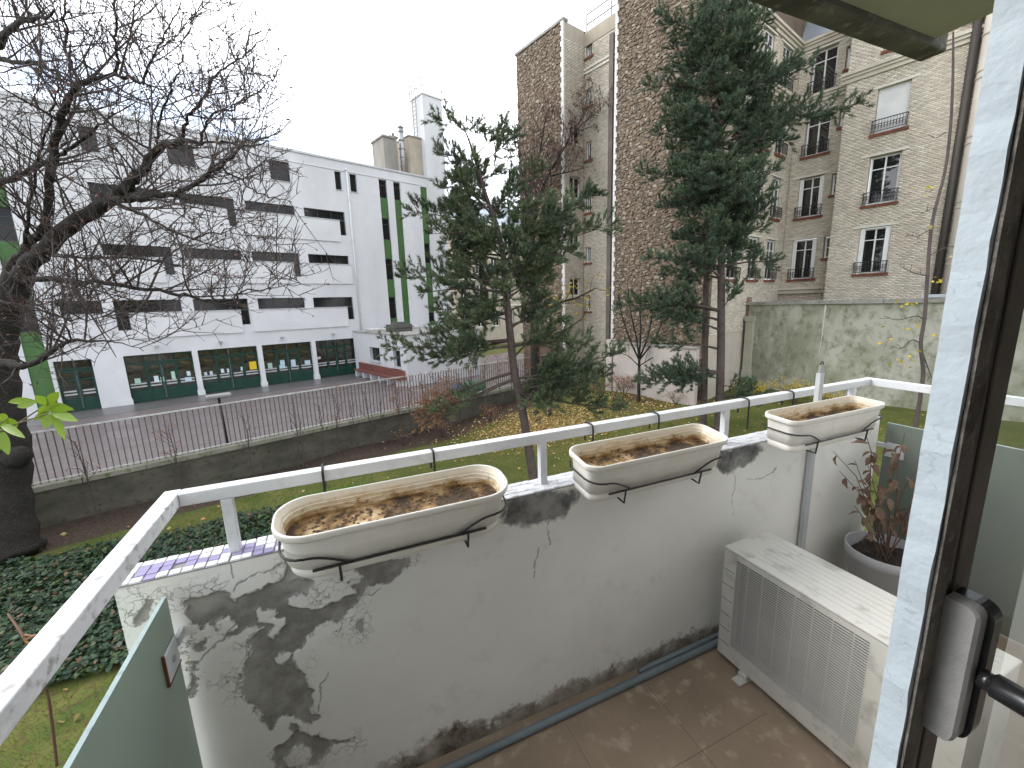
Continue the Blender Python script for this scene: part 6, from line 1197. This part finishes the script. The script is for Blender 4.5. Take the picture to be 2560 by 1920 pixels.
# ---------------------------------------------------------------- leafy branch reaching in at the left
rg = random.Random(8); Dl = 3.0; M_lime = leafmat('lime_leaf', [(.10, .19, .012), (.15, .26, .018), (.21, .31, .03), (.08, .16, .015)], .4, .35, .4)
st0 = at_depth(-420, 1500, Dl); st0[2] = float(ground_z(st0[0], st0[1])); fo = thing('leafy_shrub', 'tall shrub branch with long lime green leaves before the bare tree', 'shrub', st0); mb = MB(); P, R_ = pxline([(-420, 1500, .02), (-200, 1220, .014), (-60, 1110, .009), (40, 1060, .006), (120, 1008, .004)], Dl); P = [st0]+P; mb.tube(P, [.03]+R_, 6); q, r = pxline([(40, 1060, .005), (100, 1040, .004), (128, 1030, .003)], Dl-.05); mb.tube(q, r, 5); q, r = pxline([(-60, 1110, .005), (0, 1060, .004), (20, 1045, .003)], Dl-.1); mb.tube(q, r, 5); mb.build('branch', mat('lime_stem', (.12, .10, .05), .7), fo)
def long_leaf(a, t, W_, m_, up=None):
    d = t-a; L_ = np.linalg.norm(d); d = d/L_; vw = unit(CAM-a); S = unit(np.cross(d, vw)); U = unit(np.cross(S, d))*(1 if rg.random() < .7 else .4); n = 6; V = []
    tw = rg.uniform(-.5, .5); S = unit(S+U*tw)
    for k in range(n+1):
        f = k/n; w_ = W_*(math.sin(math.pi*min(.985, f*.96+.03)))**.75; c = a+d*L_*f-np.array([0, 0, .10*L_*f*f]); V += [c-S*w_+U*w_*.25, c, c+S*w_+U*w_*.25]
    F = []
    for k in range(n): F += [(3*k, 3*k+1, 3*k+4, 3*k+3), (3*k+1, 3*k+2, 3*k+5, 3*k+4)]
    m2 = MB(); m2.add(V, F); m2.build('leaf', m_, fo, smooth=True)
for ax_, ay_, tx, ty in ((128, 1030, 192, 1045), (128, 1030, 180, 1012), (125, 1028, 150, 1010), (126, 1034, 112, 1068), (132, 1034, 160, 1092), (122, 1028, 85, 1048), (118, 1012, 88, 985), (120, 1008, 145, 975), (115, 1010, 185, 1020), (95, 1005, 18, 995), (90, 1005, 42, 1012), (118, 1012, 100, 1040), (20, 1045, -15, 1040), (22, 1045, 38, 1068), (18, 1046, -10, 1066), (10, 1050, -40, 1060), (0, 1060, 60, 1085), (-5, 1070, 20, 1130), (-10, 1075, 0, 1120), (-15, 1075, -40, 1120)):
    dv = rg.uniform(-.08, .08); long_leaf(at_depth(ax_, ay_, Dl), at_depth(tx, ty, Dl+dv), rg.uniform(.022, .032), M_lime)
# dry stem tied to the left rail
ds = thing('dry_stem', 'thin dry climbing stem tied with rusty wire to the worn side rail', 'plant stem', at_depth(140, 1905, 1.0)); mb = MB(); P, R_ = pxline([(142, 1915, .003), (135, 1850, .003), (120, 1740, .0028), (103, 1700, .0028), (85, 1650, .0028), (66, 1605, .0028), (45, 1570, .0025), (20, 1535, .002)], [1.0, .99, .97, .95, .93, .91, .93, .97]); mb.tube(P, R_, 5); mb.build('stem', mat('dry_stem_brown', (.13, .06, .04), .8), ds, smooth=True)
mb = MB(); P, R_ = pxline([(64, 1600, .002), (90, 1588, .002), (112, 1588, .002), (110, 1600, .002), (85, 1612, .002), (66, 1604, .002), (62, 1588, .002), (84, 1590, .002)], [.905, .885, .875, .872, .885, .90, .905, .89]); mb.tube(P, R_, 4); mb.build('tie_wire', mat('wire_rust', (.22, .11, .04), .9), ds)
